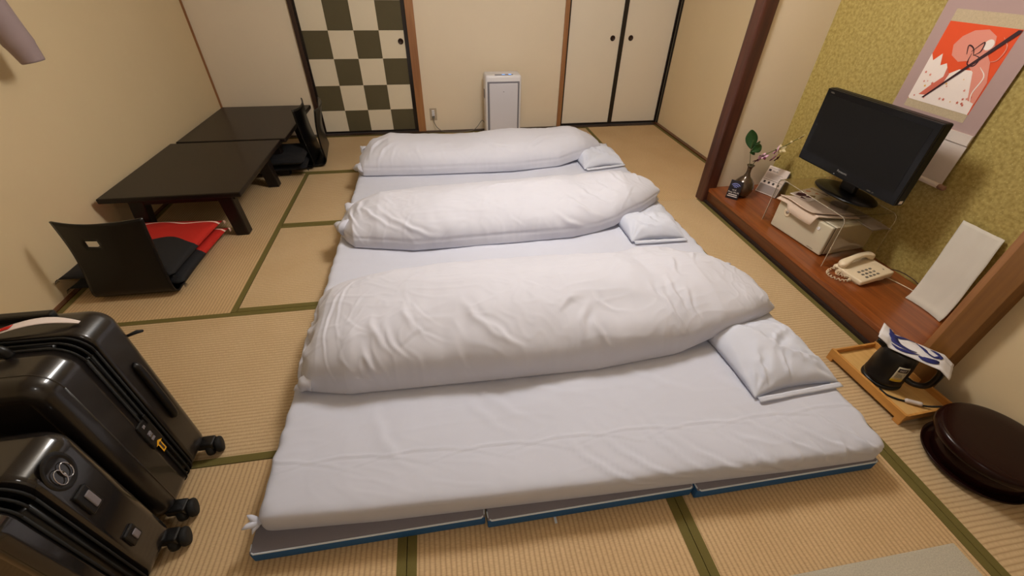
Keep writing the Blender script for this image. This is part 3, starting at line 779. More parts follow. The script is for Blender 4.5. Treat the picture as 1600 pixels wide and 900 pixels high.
def case(name, x0, x1, y0, y1, z0, z1, r, shell, label, ribs, split):
    e = empty(name, ((x0 + x1) / 2, (y0 + y1) / 2, 0)); ox, oy = -(x0 + x1) / 2, -(y0 + y1) / 2
    X0, X1, Y0, Y1 = x0 + ox, x1 + ox, y0 + oy, y1 + oy; ys = Y0 + (Y1 - Y0) * split
    # two shells meeting at the zip
    for a, b, nm in ((Y0, ys - .022, 'shell'), (ys + .022, Y1, 'shell')):
        bm = bmesh.new(); rings = []
        out, inn = (a, b) if a == Y0 else (b, a); sg = 1 if inn > out else -1
        eb = min(.034, abs(b - a) * .45); steps = [(inn, 0)] + [(out + sg * (eb + (abs(b - a) - eb) * (1 - k / 4)), 0) for k in range(1, 5)]
        steps += [(out + sg * eb * (1 - math.sin(PI / 2 * k / 7)), eb * (1 - math.cos(PI / 2 * k / 7))) for k in range(1, 8)]
        steps += [(out + sg * .0, eb + .012), (out + sg * .004, eb + .016), (out + sg * .004, eb + .05)]
        for yy, ins in steps:
            rr = max(r - ins, .012); ring = []
            for cx, cz, a0 in ((X1 - ins - rr, z1 - ins - rr, 0), (X0 + ins + rr, z1 - ins - rr, PI / 2), (X0 + ins + rr, z0 + ins + rr, PI), (X1 - ins - rr, z0 + ins + rr, 1.5 * PI)):
                for k in range(10):
                    an = a0 + PI / 2 * k / 9; ring.append(bm.verts.new((cx + rr * math.cos(an), yy, cz + rr * math.sin(an))))
            rings.append(ring)
        for A, B_ in zip(rings, rings[1:]):
            for k in range(40): bm.faces.new((A[k], A[(k + 1) % 40], B_[(k + 1) % 40], B_[k]))
        bm.faces.new(rings[0]); bm.faces.new(rings[-1][::-1]); bmesh.ops.recalc_face_normals(bm, faces=bm.faces[:])
        sh = done(nm, bm, shell, e, True)
        wn = sh.modifiers.new('even_normals', 'WEIGHTED_NORMAL'); wn.weight = 80
    bm = bmesh.new(); bbox(bm, X0 + .004, X1 - .004, ys - .025, ys + .025, z0 + .004, z1 - .004, 0)
    es = [ed for ed in bm.edges if abs(ed.verts[0].co.y - ed.verts[1].co.y) > .01]
    bmesh.ops.bevel(bm, geom=es, offset=r, segments=8, affect='EDGES'); done('zip_band', bm, 'black_plastic', e, True)
    for yy in (ys - .019, ys + .019, ys):
        P = []
        for cx, cz, a0 in ((X1 - r, z1 - r, 0), (X0 + r, z1 - r, PI / 2), (X0 + r, z0 + r, PI), (X1 - r, z0 + r, 1.5 * PI)):
            for k in range(7):
                a = a0 + PI / 2 * k / 6; P.append((cx + (r + .001) * math.cos(a), yy, cz + (r + .001) * math.sin(a)))
        P.append(P[0]); tube('zip_piping', P, .0035, 'black_rubber', e, 6)
    for yr in ribs:       # raised ribs on the shells
        P = []; yy = Y0 + (Y1 - Y0) * yr
        for cx, cz, a0 in ((X1 - r, z1 - r, 0), (X0 + r, z1 - r, PI / 2), (X0 + r, z0 + r, PI), (X1 - r, z0 + r, 1.5 * PI)):
            for k in range(7):
                a = a0 + PI / 2 * k / 6; P.append((cx + (r - .001) * math.cos(a), yy, cz + (r - .001) * math.sin(a)))
        P.append(P[0]); tube('shell_rib', P, .003, shell, e, 6)
    for wx in (X0 + .05, X1 + (.022 if z1 > .65 else .012)):
        for wy in (Y0 + .03, Y1 - .03): wheel_pair(e, wx, wy, .35)
    tag(e, label, 'suitcase', 'dark hard-shell suitcases')
    return e, X0, X1, Y0, Y1, ys
e, X0, X1, Y0, Y1, ys = case('large_suitcase', -1.46, -.962, .785, 1.082, .038, .705, .055, 'case', 'large dark brushed hard-shell suitcase with combination lock, standing at left', (.15,), .50)
# lock plate with dials, arrow sticker, side handle
lz = .352; ly = ys - .012
bm = bmesh.new(); bbox(bm, X1 - .004, X1 + .006, ly - .034, ly + .016, lz - .075, lz + .035, .004)
lp = done('combination_lock', bm, 'black_plastic', e)
for k in range(3): box('lock_dial', X1 + .005, X1 + .009, ly - .022, ly - .008, lz - .02 - .012 * k, lz - .011 - .012 * k, 'chrome' if k == 1 else 'grey_plastic', lp, .001)
box('zip_pull', X1 + .004, X1 + .010, ly + .002, ly + .012, lz + .01, lz + .045, 'black_plastic', lp, .002)
box('release_button', X1 + .005, X1 + .008, ly - .02, ly - .01, lz + .012, lz + .022, 'grey_plastic', lp, .001)
fa = lambda u, v, dpt: Vector((X1 + .0065 + dpt, ly - .010 + u, lz - .088 + v))
poly('arrow_sticker', [(0, .028), (-.016, .014), (-.008, .014), (-.008, -.024), (.008, -.024), (.008, .014), (.016, .014)], fa, 'yellow', e)
poly('arrow_print', [(0, .018), (-.008, .010), (-.0035, .010), (-.0035, -.018), (.0035, -.018), (.0035, .010), (.008, .010)], lambda u, v, dd: fa(u, v, dd + .0005), 'ink', e)
tube('side_handle', spline([(X1 - .004, ys + .085, .52), (X1 + .007, ys + .085, .495), (X1 + .008, ys + .085, .30), (X1 - .004, ys + .085, .275)], 6), .011, 'black_plastic', e, 10)
tube('top_handle', spline([(.12, ys - .03, .702), (.09, ys - .03, .735), (-.09, ys - .03, .735), (-.12, ys - .03, .702)], 6), .011, 'black_plastic', e, 10)
box('telescopic_handle', -.13, .13, Y1 - .045, Y1 - .02, .700, .722, 'black_plastic', e, .006)
tube('strap_end', [(X1 - .02, Y1 - .004, .585), (X1 + .006, Y1 + .010, .588), (X1 + .012, Y1 + .022, .58)], [.004, .006, .004], 'black_rubber', e, 6)
lt = grid('luggage_tag', lambda u, v: Vector((.215 - .24 * u, Y1 - .075 + .014 * math.sin(u * 5) - .05 * u + .030 * (v - .5) * (1 - .7 * abs(2 * u - 1) ** 2), .711 + .020 * math.sin(PI * u))), 20, 4, 'card_paper', e, True, .0008)
grid('tag_logo', lambda u, v: Vector((.215 - .24 * (.55 + .12 * u), Y1 - .075 + .014 * math.sin((.55 + .12 * u) * 5) - .05 * (.55 + .12 * u) + .016 * (v - .5), .7135 + .020 * math.sin(PI * (.55 + .12 * u)))), 6, 3, 'red', lt, True, .0006)
e, X0, X1, Y0, Y1, ys = case('small_suitcase', -1.36, -.938, .505, .752, .040, .612, .055, 'case2', 'smaller glossy black suitcase standing in front of the large one', (), .30)
mt = Matrix.Translation((X1 + .001, Y1 - .085, .545)) @ Matrix.Rotation(PI / 2, 4, 'Y')
lk = lathe('lock_ring', [(0, -.002), (.026, -.002), (.030, .002), (.034, .004), (.038, .0)], 'black_plastic', e, 28, mt @ Matrix.Scale(1.5, 4, (1, 0, 0)))
for q in (-1, 1): tube('lock_loop', [(X1 + .004, Y1 - .085 + .010 * q + .012 * math.cos(a), .535 + .024 * math.sin(a)) for a in [2 * PI * k / 16 for k in range(17)]], .0014, 'chrome', lk, 6)
for zz, ln in ((.425, .055), (.222, .03)):
    hb = box('latch_base', X1 - .002, X1 + .008, Y1 - .115, Y1 - .075, zz - ln / 2 - .01, zz + ln / 2 + .016, 'black_plastic', e, .004)
    box('latch_tab', X1 + .007, X1 + .012, Y1 - .100, Y1 - .082, zz - ln / 2, zz + ln / 2, 'grey_plastic', hb, .003)
tube('top_handle', spline([(.10, ys, .610), (.08, ys, .638), (-.08, ys, .638), (-.10, ys, .610)], 6), .010, 'black_plastic', e, 10)

# ================================================================== AIR PURIFIER, OUTLET
e = empty('air_purifier', (.650, 4.49, 0))
box('housing', -.178, .178, -.09, .11, .01, .60, 'white_plastic', e, .025, 5, smooth=True)
box('front_recess', -.158, .158, -.094, -.085, .03, .545, 'gap_grey', e, .004)
fp = box('front_panel', -.140, .140, -.106, -.090, .035, .530, 'panel_plastic', e, .006, 3)
text('maker_print', 'Panasonic', .018, frame((-.04, -.1065, .058), (1, 0, 0), (0, 0, 1)), 'ink', fp)
box('panel_mark', -.004, .004, -.1072, -.1055, .452, .460, 'gap_grey', fp)
cp = box('control_strip', -.082, .095, -.078, -.058, .5995, .6025, 'gap_grey', e, .001)
box('status_light', -.012, .016, -.075, -.062, .602, .6035, 'led', cp)
box('status_light', .052, .078, -.072, -.058, .602, .6035, 'led', cp)
box('side_grip', -.182, -.176, -.03, .03, .38, .46, 'gap_grey', e, .002)
box('foot', -.16, .16, -.07, .09, 0, .012, 'gap_grey', e)
tag(e, 'slim white upright air purifier with blue lights against the back wall', 'air purifier')
e = empty('wall_outlet', (-.052, 4.72, .172))
pl = box('cover_plate', -.036, .036, -.007, 0, -.06, .06, 'outlet', e, .004)
bx = box('socket_insert', -.014, .014, -.010, -.005, -.036, .044, 'white_plastic', e, .002)
for zz in (.026, .004):
    for xx in (-.006, .006): box('socket_slot', xx - .002, xx + .002, -.0107, -.0095, zz - .005, zz + .005, 'ink', bx)
box('plug', -.012, .012, -.030, -.009, -.034, -.012, 'key_grey', e, .003)
tag(e, 'beige wall outlet with a plug in it, left of the air purifier', 'outlet')
o = tube('power_cord', spline([(-.052, 4.692, .148), (-.048, 4.672, .10), (-.02, 4.66, .05), (.05, 4.64, .012), (.2, 4.62, .01), (.34, 4.62, .02), (.40, 4.62, .06), (.45, 4.61, .125), (.475, 4.58, .11)], 8), .0035, 'key_grey', None, 8)
tag(o, 'thin brown power cord from the outlet to the air purifier', 'cord')

# ================================================================== ALCOVE THINGS
DZ = .112
# vase with orchid
vx, vy = 2.185, 2.615
e = empty('flower_vase', (vx, vy, DZ))
lathe('vase_body', [(0, 0), (.040, 0), (.046, .004), (.060, .025), (.071, .055), (.072, .080), (.062, .112), (.042, .136), (.025, .152), (.016, .175), (.014, .200), (.018, .222), (.027, .236), (.024, .236), (.012, .205), (0, .19)], 'vase', e, 44)
tag(e, 'small dark bronze round-bellied vase at the left end of the alcove deck', 'vase')
fl = empty('orchid_spray', (vx, vy, DZ + .20)); fl.scale = (1.12, 1.12, 1.12)
stem = [(0, 0, 0), (.018, -.005, .06), (.06, -.012, .10), (.12, -.02, .135), (.17, -.03, .165), (.205, -.045, .20), (.235, -.06, .225)]
tube('stem', spline(stem, 6), .0022, 'stem', fl, 6)
tube('stem', spline([(0, 0, 0), (-.012, .01, .06), (-.03, .012, .12), (-.04, .012, .19)], 6), .002, 'stem', fl, 6)
def blossom(c, s, rot, m, seed):
    r = random.Random(seed)
    mt = Matrix.Translation(c) @ Matrix.Rotation(rot, 4, 'Z') @ Matrix.Rotation(-1.0 + r.uniform(-.4, .4), 4, 'X')
    ce = None
    for k in range(5):
        a = 2 * PI * k / 5 + r.uniform(-.2, .2)
        def fn(u, v, a=a):
            wv = math.sin(PI * u ** .7) * .42 * s
            p = Vector((u * s, (v - .5) * 2 * wv * .8, .25 * s * math.sin(u * 2.2) - .3 * s * abs(v - .5)))
            return mt @ (Matrix.Rotation(a, 4, 'Z') @ p)
        grid('petal', fn, 5, 4, 'petal_dark' if k in (0, 2) and m == 'petal_pink' else m, fl, True, .0006)
blossom((.038, -.01, .078), .034, .3, 'petal_pink', 1); blossom((.060, -.012, .088), .030, 2, 'petal_pink', 2)
blossom((.125, -.02, .128), .032, 1, 'petal_pink', 3); blossom((.118, -.03, .085), .030, .5, 'petal_pink', 4)
blossom((.145, -.03, .08), .024, .5, 'petal_dark', 7); blossom((.155, -.02, .135), .034, 2.5, 'bud', 5); blossom((.02, -.005, .06), .018, 0, 'petal_dark', 6); blossom((.225, -.06, .22), .022, .4, 'bud', 9)
bm = bmesh.new(); bmesh.ops.create_uvsphere(bm, u_segments=10, v_segments=8, radius=.008); done('bud', bm, 'bud', fl, True, Matrix.Translation((.19, -.035, .185)))
def leaf(c, ln, wd, rz, rx, ry):
    mt = Matrix.Translation(c) @ Matrix.Rotation(rz, 4, 'Z') @ Matrix.Rotation(ry, 4, 'Y') @ Matrix.Rotation(rx, 4, 'X')
    grid('leaf', lambda u, v: mt @ Vector((u * ln, (v - .5) * 2 * wd * math.sin(PI * min(1, u * .96 + .02)) ** .8, .012 * math.sin(u * 3) + .01 * abs(v - .5))), 12, 6, 'leaf', fl, True, .0008)
leaf((-.03, .012, .13), .125, .034, 2.9, 1.25, -1.25)
leaf((-.028, .008, .12), .07, .028, .2, 1.1, -.45)
leaf((-.035, .012, .11), .05, .024, .5, 1.2, -.1)
leaf((-.03, .01, .16), .05, .008, .3, 1.2, -.35)
tag(fl, 'spray of pink and maroon orchids with two green leaves in the bronze vase', 'flowers')

# wifi card
e = empty('wifi_card', (2.085, 2.570, DZ), -.82)
tl = Matrix.Rotation(-.18, 4, 'X')
box('card_board', -.042, .042, 0, .003, 0, .135, 'wifi_card', e, 0, 2, tl)
box('card_foot', -.035, .035, .0, .05, 0, .002, 'wifi_card', e)
FR = lambda x, z: tl @ frame((x, -.0006, z), (1, 0, 0), (0, 0, 1))
def arc(r0, r1, a0, a1, cx, cz, nm, m):
    P = [(cx + r1 * math.cos(a0 + (a1 - a0) * k / 14), cz + r1 * math.sin(a0 + (a1 - a0) * k / 14)) for k in range(15)]
    P += [(cx + r0 * math.cos(a1 - (a1 - a0) * k / 14), cz + r0 * math.sin(a1 - (a1 - a0) * k / 14)) for k in range(15)]
    poly(nm, P, lambda u, v, dd: tl @ Vector((u, -.0004 - dd, v)), m, e)
for k, (a, b) in enumerate(((.009, .015), (.021, .027), (.033, .039))): arc(a, b, PI * .22, PI * .78, 0, .078, 'signal_arc', 'wifi_blue')
text('print', 'wi-fi', .016, FR(0, .062), 'wifi_white', e, align='CENTER')
text('print', 'Free Wi-Fi', .017, FR(0, .044), 'wifi_white', e, align='CENTER')
for k, ww in enumerate((.030, .034)):
    box('print_line', -ww, ww, -.0010, -.0004, .030 - .013 * k, .036 - .013 * k, 'wifi_white', e, 0, 2, tl)
tag(e, 'small black Wi-Fi card with blue signal arcs in front of the vase', 'card')

# information card on its holder
e = empty('notice_card', (2.385, 2.605, DZ), -1.14)
tl = Matrix.Rotation(-.42, 4, 'X') @ Matrix.Diagonal((1, 1, .84, 1))
box('holder', -.078, .083, .002, .006, 0, .225, 'card_dark', e, .001, 2, tl)
box('holder_stand', -.03, .03, .0, .10, 0, .004, 'card_dark', e)
cd = box('printed_sheet', -.078, .076, -.001, .0015, .004, .242, 'card_paper', e, 0, 2, tl)
F = lambda x, z: tl @ frame((x, -.0016, z), (1, 0, 0), (0, 0, 1))
box('grey_field', -.074, .072, -.0018, -.0008, .010, .082, 'card_grey', e, 0, 2, tl)
box('print_square', -.068, -.050, -.0020, -.0008, .196, .214, 'ink', e, 0, 2, tl)
text('print', 'Wi-Fi', .018, F(-.040, .198), 'ink', e)
text('print', 'INFORMATION', .011, F(-.066, .222), 'card_grey', e)
for k in range(5): box('print_line', -.068, .05 - .018 * (k % 2), -.0020, -.0008, .180 - .010 * k, .1825 - .010 * k, 'card_grey', e, 0, 2, tl)
box('print_line', -.072, .07, -.0020, -.0008, .124, .127, 'ink', e, 0, 2, tl)
for k in range(4): box('pictogram', -.060 + .034 * k, -.045 + .034 * k, -.0020, -.0008, .094, .113, 'ink', e, .002, 1, tl)
tag(e, 'white printed information card on a dark tilted holder, right of the vase', 'card')

# cream box (safe) under the clear stand
rb = -.10
e = empty('safe_box', (2.128, 2.178, DZ), 0)
mb = Matrix.Rotation(.115, 4, 'Z')       # local x into the alcove, local y towards -y
def bb(name, a, b, c, d_, z0, z1, m, par, bev=0, seg=2): return box(name, a, b, -d_, -c, z0, z1, m, par, bev, seg, mb)
bb('body', .030, .345, 0, .395, .006, .192, 'box', e, .008, 3)
bb('seam', .024, .031, .004, .391, .010, .188, 'box_dark', e)
dr = bb('door', 0, .025, 0, .395, .006, .192, 'box', e, .008, 3)
mt = mb @ Matrix.Translation((-.001, -.085, .135)) @ Matrix.Rotation(-PI / 2, 4, 'Y')
lathe('lock_ring', [(.010, -.002), (.010, .001), (.016, .001), (.022, .005), (.026, .003), (.026, -.003)], 'ivory', dr, 28, mt)
lathe('lock_core', [(0, .004), (.009, .004), (.010, .000), (.010, -.003)], 'chrome', dr, 24, mt)
mt2 = mb @ Matrix.Translation((-.001, -.318, .150)) @ Matrix.Rotation(-PI / 2, 4, 'Y')
lathe('key_slot', [(0, .0015), (.005, .0015), (.0055, .003), (.009, .003), (.010, 0)], 'white_plastic', dr, 20, mt2)
text('name_print', 'SAFETY BOX', .0075, mb @ frame((-.0008, -.300, .018), (0, -1, 0), (0, 0, 1)), 'ink', dr)
for yy in (.03, .365):
    for xx in (.03, .32): bb('foot', xx - .012, xx + .012, yy - .012, yy + .012, 0, .007, 'box_dark', e)
tag(e, 'cream metal safe box with round lock on the alcove deck', 'box')

# clear acrylic stand over it (bent sheet: two legs and a top)
e = empty('acrylic_stand', (2.28, 1.972, DZ))
P = []
hl, ht, rr_ = .268, .305, .035
prof = [(-hl - .012, 0), (-hl - .006, ht - rr_)]
for k in range(1, 8):
    a = PI - PI / 2 * k / 8; prof.append((-hl - .006 + rr_ + rr_ * math.cos(a), ht - rr_ + rr_ * math.sin(a)))
prof.append((-hl + rr_, ht))
prof2 = [(-p[0], p[1]) for p in prof[::-1]]
prof += prof2
L_ = [0]
for a, b in zip(prof, prof[1:]): L_.append(L_[-1] + math.hypot(b[0] - a[0], b[1] - a[1]))
def shelf(x0, x1, th, nm, m):
    bm = bmesh.new(); rings = []
    for i, (y, z) in enumerate(prof):
        a = prof[max(0, i - 1)]; b = prof[min(len(prof) - 1, i + 1)]; t = Vector((b[0] - a[0], b[1] - a[1])).normalized(); n = Vector((-t.y, t.x))
        rings.append([bm.verts.new((x, y + n.x * s, z + n.y * s)) for x, s in ((x0, 0), (x1, 0), (x1, -th), (x0, -th))])
    for A, B_ in zip(rings, rings[1:]):
        for k in range(4): bm.faces.new((A[k], A[(k + 1) % 4], B_[(k + 1) % 4], B_[k]))
    bm.faces.new(rings[0]); bm.faces.new(rings[-1][::-1]); bmesh.ops.recalc_face_normals(bm, faces=bm.faces[:])
    return done(nm, bm, m, e)
shelf(-.158, .165, .005, 'bent_sheet', 'acrylic')
shelf(-.1605, -.1588, .0035, 'front_edge', 'acrylic_edge')
tag(e, 'clear bent acrylic stand carrying the television over the cream box', 'stand')

# folded cloth and leaflet on the box
zt = DZ + .1925
o = grid('folded_cloth', lambda u, v: Vector((2.098 + .26 * u + .015 * v, 2.185 - .30 * v - .05 * u, zt + .010 + .004 * math.sin(6 * v + 2 * u) + (.012 * (1 - u) ** 3) + (-.060 * max(0, (.10 - u) / .10) ** 1.2 if v > .35 else -.02 * max(0, (.10 - u) / .10)) + .010 * v)), 26, 22, 'napkin', None, True, .006)
grid('cloth_fold', lambda u, v: Vector((2.105 + .24 * u + .015 * v, 2.170 - .26 * v - .05 * u, zt + .020 + .004 * math.sin(6 * v + 2 * u) + (.012 * (1 - u) ** 3) + .010 * v)), 22, 18, 'napkin', o, True, .004)
tag(o, 'beige folded cloth hanging over the front of the cream box', 'cloth')
e = empty('leaflet', (2.30, 2.135, zt + .031), .25)
mt = Matrix.Rotation(.0, 4, 'Z')
lf = box('sheet_body', -.11, .11, -.055, .075, 0, .0015, 'card_paper', e)
for pts, m in (([(-.09, .05), (-.05, .06), (-.02, .03), (-.05, .0), (-.085, .02)], 'maroon'), ([(-.07, -.005), (-.03, .005), (.0, -.02), (-.03, -.04)], 'maroon'), ([(.0, .05), (.02, .06), (.04, .04), (.02, .03)], 'art_pink2'), ([(-.105, .005), (-.08, .012), (-.09, -.03)], 'maroon'), ([(.02, .0), (.05, .01), (.04, -.02)], 'art_pink2')):
    poly('flower_print', pts, lambda u, v, dd: Vector((u, v, .0016 + dd)), m, e)
box('print_stripe', .07, .078, -.05, .07, .0016, .0022, 'maroon', e)
tag(e, 'white leaflet with maroon flower print lying on the cream box', 'leaflet')
o = grid('plastic_folder', lambda u, v: Vector((2.372 + .10 * u, 2.07 - .34 * v - .02 * u, zt + .012 + .006 * math.sin(4 * u + 5 * v))), 10, 14, 'card_grey', None, True, .004)
tag(o, 'grey paper folder behind the folded cloth on the cream box', 'folder')

# television
e = empty('television', (2.2, 1.92, DZ + .306), .03)
z0 = .124; W2 = .336
box('cabinet', .006, .058, -W2, W2, z0, z0 + .405, 'tv_side', e, .010, 3)
box('rear_housing', .055, .115, -.22, .22, z0 + .05, z0 + .33, 'tv_side', e, .012, 3)
bz = box('bezel', 0, .010, -W2 + .003, W2 - .003, z0 + .003, z0 + .402, 'tv_black', e, .003, 2)
box('screen', -.0008, .002, -W2 + .034, W2 - .034, z0 + .058, z0 + .372, 'tv_screen', e)
text('maker_print', 'Panasonic', .017, frame((-.0012, .042, z0 + .031), (0, -1, 0), (0, 0, 1)), 'tv_logo', bz)
text('model_print', 'VIERA', .010, frame((-.0012, W2 - .03, z0 + .383), (0, -1, 0), (0, 0, 1)), 'key_grey', bz)
text('feature_print', 'HDMI   SD', .009, frame((-.0012, -.17, z0 + .012), (0, -1, 0), (0, 0, 1)), 'key_grey', bz)
box('power_light', -.0012, .001, .050, .056, z0 + .010, z0 + .015, 'tv_logo', bz)
box('speaker_strip', -.003, .002, -W2 + .03, W2 - .03, z0 + .004, z0 + .009, 'tv_side', e, .001)
box('side_label', .022, .042, -W2 - .0008, -W2 + .001, z0 + .012, z0 + .028, 'wifi_white', e)
box('neck', .130, .165, -.005, .095, .012, z0 + .08, 'tv_black', e, .010, 3)
bm = bmesh.new(); lathe_bm(bm, [(0, .030), (.10, .026), (.17, .016), (.195, .008), (.198, .003), (.19, 0), (0, 0)], 56)
done('stand_base', bm, 'tv_black', e, True, Matrix.Translation((.158, .060, 0)) @ Matrix.Scale(.60, 4, (1, 0, 0)))
tag(e, 'black flat-screen television, switched off, on the clear acrylic stand', 'television')

# telephone
pt_ = (2.275, 1.585, DZ); e = empty('telephone', pt_, .12)
bm = bmesh.new(); vs = bbox(bm, -.108, .108, -.090, .090, .006, .034, .008, 3)
for v in vs: v.co.z += (v.co.x + .108) * .14 if v.co.z > .018 else (v.co.x + .108) * .10
body = done('phone_body', bm, 'ivory', e, True)
box('rear_foot', .04, .09, -.075, .075, 0, .030, 'ivory', e, .006)
box('front_foot', -.10, -.085, -.07, .07, 0, .010, 'ivory', e, .002)
for r in range(3):
    for c in range(4):
        bx_ = -.058 + .024 * c + .004; by_ = -.020 - .024 * r
        bmk = bmesh.new(); bbox(bmk, -.0075, .0075, -.0055, .0055, 0, .004, .0015, 2)
        done('key', bmk, 'key_grey', e, False, Matrix.Translation((bx_, by_, .0345 + (bx_ + .108) * .14 - .001)))
box('name_strip', .072, .090, -.055, -.045, .0585, .0600, 'key_grey', e)
hs = empty('handset_joint'); bpy.data.objects.remove(hs)
def handset():
    bm = bmesh.new(); n = 30; V = []
    for i in range(n + 1):
        t = i / n; x = -.112 + .222 * t
        arch = .050 + .026 * math.sin(PI * t) ; endk = math.exp(-((t - .10) / .13) ** 2) + math.exp(-((t - .90) / .13) ** 2)
        hw = .017 + .007 * endk; up = .013 + .002 * endk; dn = .008 + .020 * endk
        e0 = min(1, (min(t, 1 - t) * n + .25) / 2.2) ** .5
        ring = []
        for k in range(16):
            a = 2 * PI * k / 16; c, s = math.cos(a), math.sin(a)
            ring.append(bm.verts.new((x, .055 + hw * e0 * math.copysign(abs(c) ** .7, c), arch + (up if s > 0 else dn) * e0 * math.copysign(abs(s) ** .7, s) + (x + .108) * .14)))
        V.append(ring)
    for A, B_ in zip(V, V[1:]):
        for k in range(16): bm.faces.new((A[k], A[(k + 1) % 16], B_[(k + 1) % 16], B_[k]))
    bm.faces.new(V[0][::-1]); bm.faces.new(V[-1]); bmesh.ops.recalc_face_normals(bm, faces=bm.faces[:])
    return done('handset', bm, 'ivory', e, True)
handset()
base = spline([(-.105, .06, .035), (-.135, .075, .012), (-.175, .055, .010), (-.185, .015, .010), (-.160, -.025, .010), (-.120, -.035, .010), (-.098, -.01, .010), (-.104, .03, .012), (-.13, .04, .022), (-.15, .02, .022), (-.13, -.008, .020), (-.108, -.012, .016)], 12)
co = []
for i, p in enumerate(base):
    a = i * 1.25; t = (base[min(i + 1, len(base) - 1)] - base[max(i - 1, 0)]).normalized(); n1 = t.cross(Vector((0, 0, 1))).normalized(); n2 = t.cross(n1)
    for q in range(3):
        aa = a + q * .42; nx = base[min(i + 1, len(base) - 1)]
        co.append(p.lerp(nx, q / 3) + (n1 * math.cos(aa) + n2 * math.sin(aa)) * .0058)
tube('coiled_cord', co, .0026, 'ivory', e, 5)
tag(e, 'ivory push-button telephone with coiled cord on the alcove deck', 'telephone')
o = tube('phone_cord', spline([(2.385, 1.55, DZ + .010), (2.42, 1.49, DZ + .004), (2.44, 1.42, DZ + .004), (2.45, 1.36, DZ + .004), (2.47, 1.25, DZ + .004)], 8), .0028, 'ivory', None, 6); tag(o, 'pale cord running from the telephone behind the white paper', 'cord')
o = tube('antenna_cord', spline([(2.40, 1.60, DZ + .02), (2.465, 1.55, DZ + .035), (2.49, 1.47, DZ + .03), (2.495, 1.40, DZ + .012), (2.50, 1.32, DZ + .004)], 8), .0028, 'chair_edge', None, 6); tag(o, 'thin dark brown cord along the gold wall behind the telephone', 'cord')

# hanging scroll
SX = 2.502
e = empty('hanging_scroll', (SX, 1.875, .60))
sx = lambda y, z, dd=0: Vector((-.001 - dd, y - 1.875, z - .60))
def sbox(nm, ya, yb, za, zb, d0, d1, m): return box(nm, -d1, -d0, ya - 1.875, yb - 1.875, za - .60, zb - .60, m, e)
sbox('silk_mount', 1.640, 2.110, .855, 1.98, .0, .002, 'mount')
sbox('paper_border', 1.640, 2.110, .615, .855, .0, .0018, 'scroll_paper')
sbox('paper_roll', 1.640, 2.110, .815, .862, .0018, .009, 'scroll_paper')
sbox('brocade_band', 1.722, 2.045, .900, .937, .002, .0026, 'brocade')
sbox('brocade_band', 1.722, 2.045, 1.288, 1.338, .002, .0026, 'brocade')
pic = sbox('picture', 1.722, 2.045, .937, 1.288, .002, .0028, 'art_orange')
def art(nm, pts, m, lvl):        # u 0..1 left to right, v 0..1 bottom to top
    poly(nm, pts, lambda u, v, dd: sx(2.045 - .323 * u, .937 + .351 * v, .0029 + lvl * .0004 + dd), m, pic, .0003)
art('shape', [(0, .02), (0, .60), (.07, .52), (.16, .62), (.22, .48), (.30, .52), (.40, .40), (.52, .48), (.74, .50), (.86, .44), (.96, .30), (.99, .05), (.99, 0), (.02, 0)], 'art_white', 0)
art('shape', [(.30, .99 - .14), (.42, .93), (.60, .96), (.74, .90), (.80, .78), (.74, .66), (.60, .60), (.44, .56), (.30, .62), (.24, .74)], 'art_pink', 0)
art('shape', [(.56, .66), (.72, .74), (.86, .62), (.98, .40), (.99, .14), (.88, .16), (.80, .32), (.72, .48), (.60, .54)], 'art_pink', 1)
art('shape', [(.14, .08), (.24, .22), (.36, .36), (.34, .48), (.42, .40), (.40, .24), (.28, .10)], 'art_pink2', 1)
art('disc', [(.71 + .062 * math.cos(k * PI / 12), .80 + .062 * math.sin(k * PI / 12)) for k in range(24)], 'art_white', 2)
for k in range(26):
    r = random.Random(100 + k); u, v = r.uniform(.04, .92), r.uniform(.02, .42); s = r.uniform(.010, .024)
    art('blossom', [(u + s * (1 if q % 2 else .45) * math.cos(q * PI / 5), v + s * (1 if q % 2 else .45) * math.sin(q * PI / 5)) for q in range(10)], 'art_yellow' if k % 6 == 0 else 'art_pink2' if k % 2 else 'art_pink', 3)
def stroke(pts, wd, m, lvl):
    P = spline([(a, b, 0) for a, b in pts], 6); A, B_ = [], []
    for i, p in enumerate(P):
        t = (P[min(i + 1, len(P) - 1)] - P[max(0, i - 1)]).normalized(); n = Vector((-t.y, t.x, 0)) * wd * (.35 + math.sin(PI * (i + .5) / len(P)))
        A.append((p + n)[:2]); B_.append((p - n)[:2])
    art('brush_line', A + B_[::-1], m, lvl)
stroke([(.50, .66), (.46, .76), (.54, .74), (.60, .66)], .006, 'art_dark', 4); stroke([(.54, .70), (.64, .82), (.66, .72), (.60, .66)], .006, 'art_dark', 4)
stroke([(.56, .68), (.58, .56), (.68, .55), (.70, .64), (.60, .67)], .006, 'art_dark', 4)
stroke([(.84, .90), (.95, .80), (.93, .66), (.84, .62)], .005, 'art_pink', 4); stroke([(.78, .55), (.9, .45), (.88, .25), (.94, .12)], .006, 'art_white', 4)
art('diagonal_bar', [(.215, .055), (.245, .055), (1.0, .96), (1.0, .995), (.955, .99)], 'art_dark', 5)
mt = Matrix.Translation((-.014, 0, .012)) @ Matrix.Rotation(PI / 2, 4, 'X')
rod = lathe('roller', [(0, -.235), (.0125, -.235), (.0125, .235), (0, .235)], 'scroll_paper', e, 24, mt)
for s in (-1, 1):
    lathe('roller_end', [(0, .232), (.011, .232), (.0125, .242), (.0125, .265), (.009, .270), (0, .270)], 'rod_end', rod, 20, mt @ (Matrix.Identity(4) if s > 0 else Matrix.Rotation(PI, 4, 'X')))
tag(e, 'mauve hanging scroll with an orange and white picture, on the gold alcove wall', 'scroll')

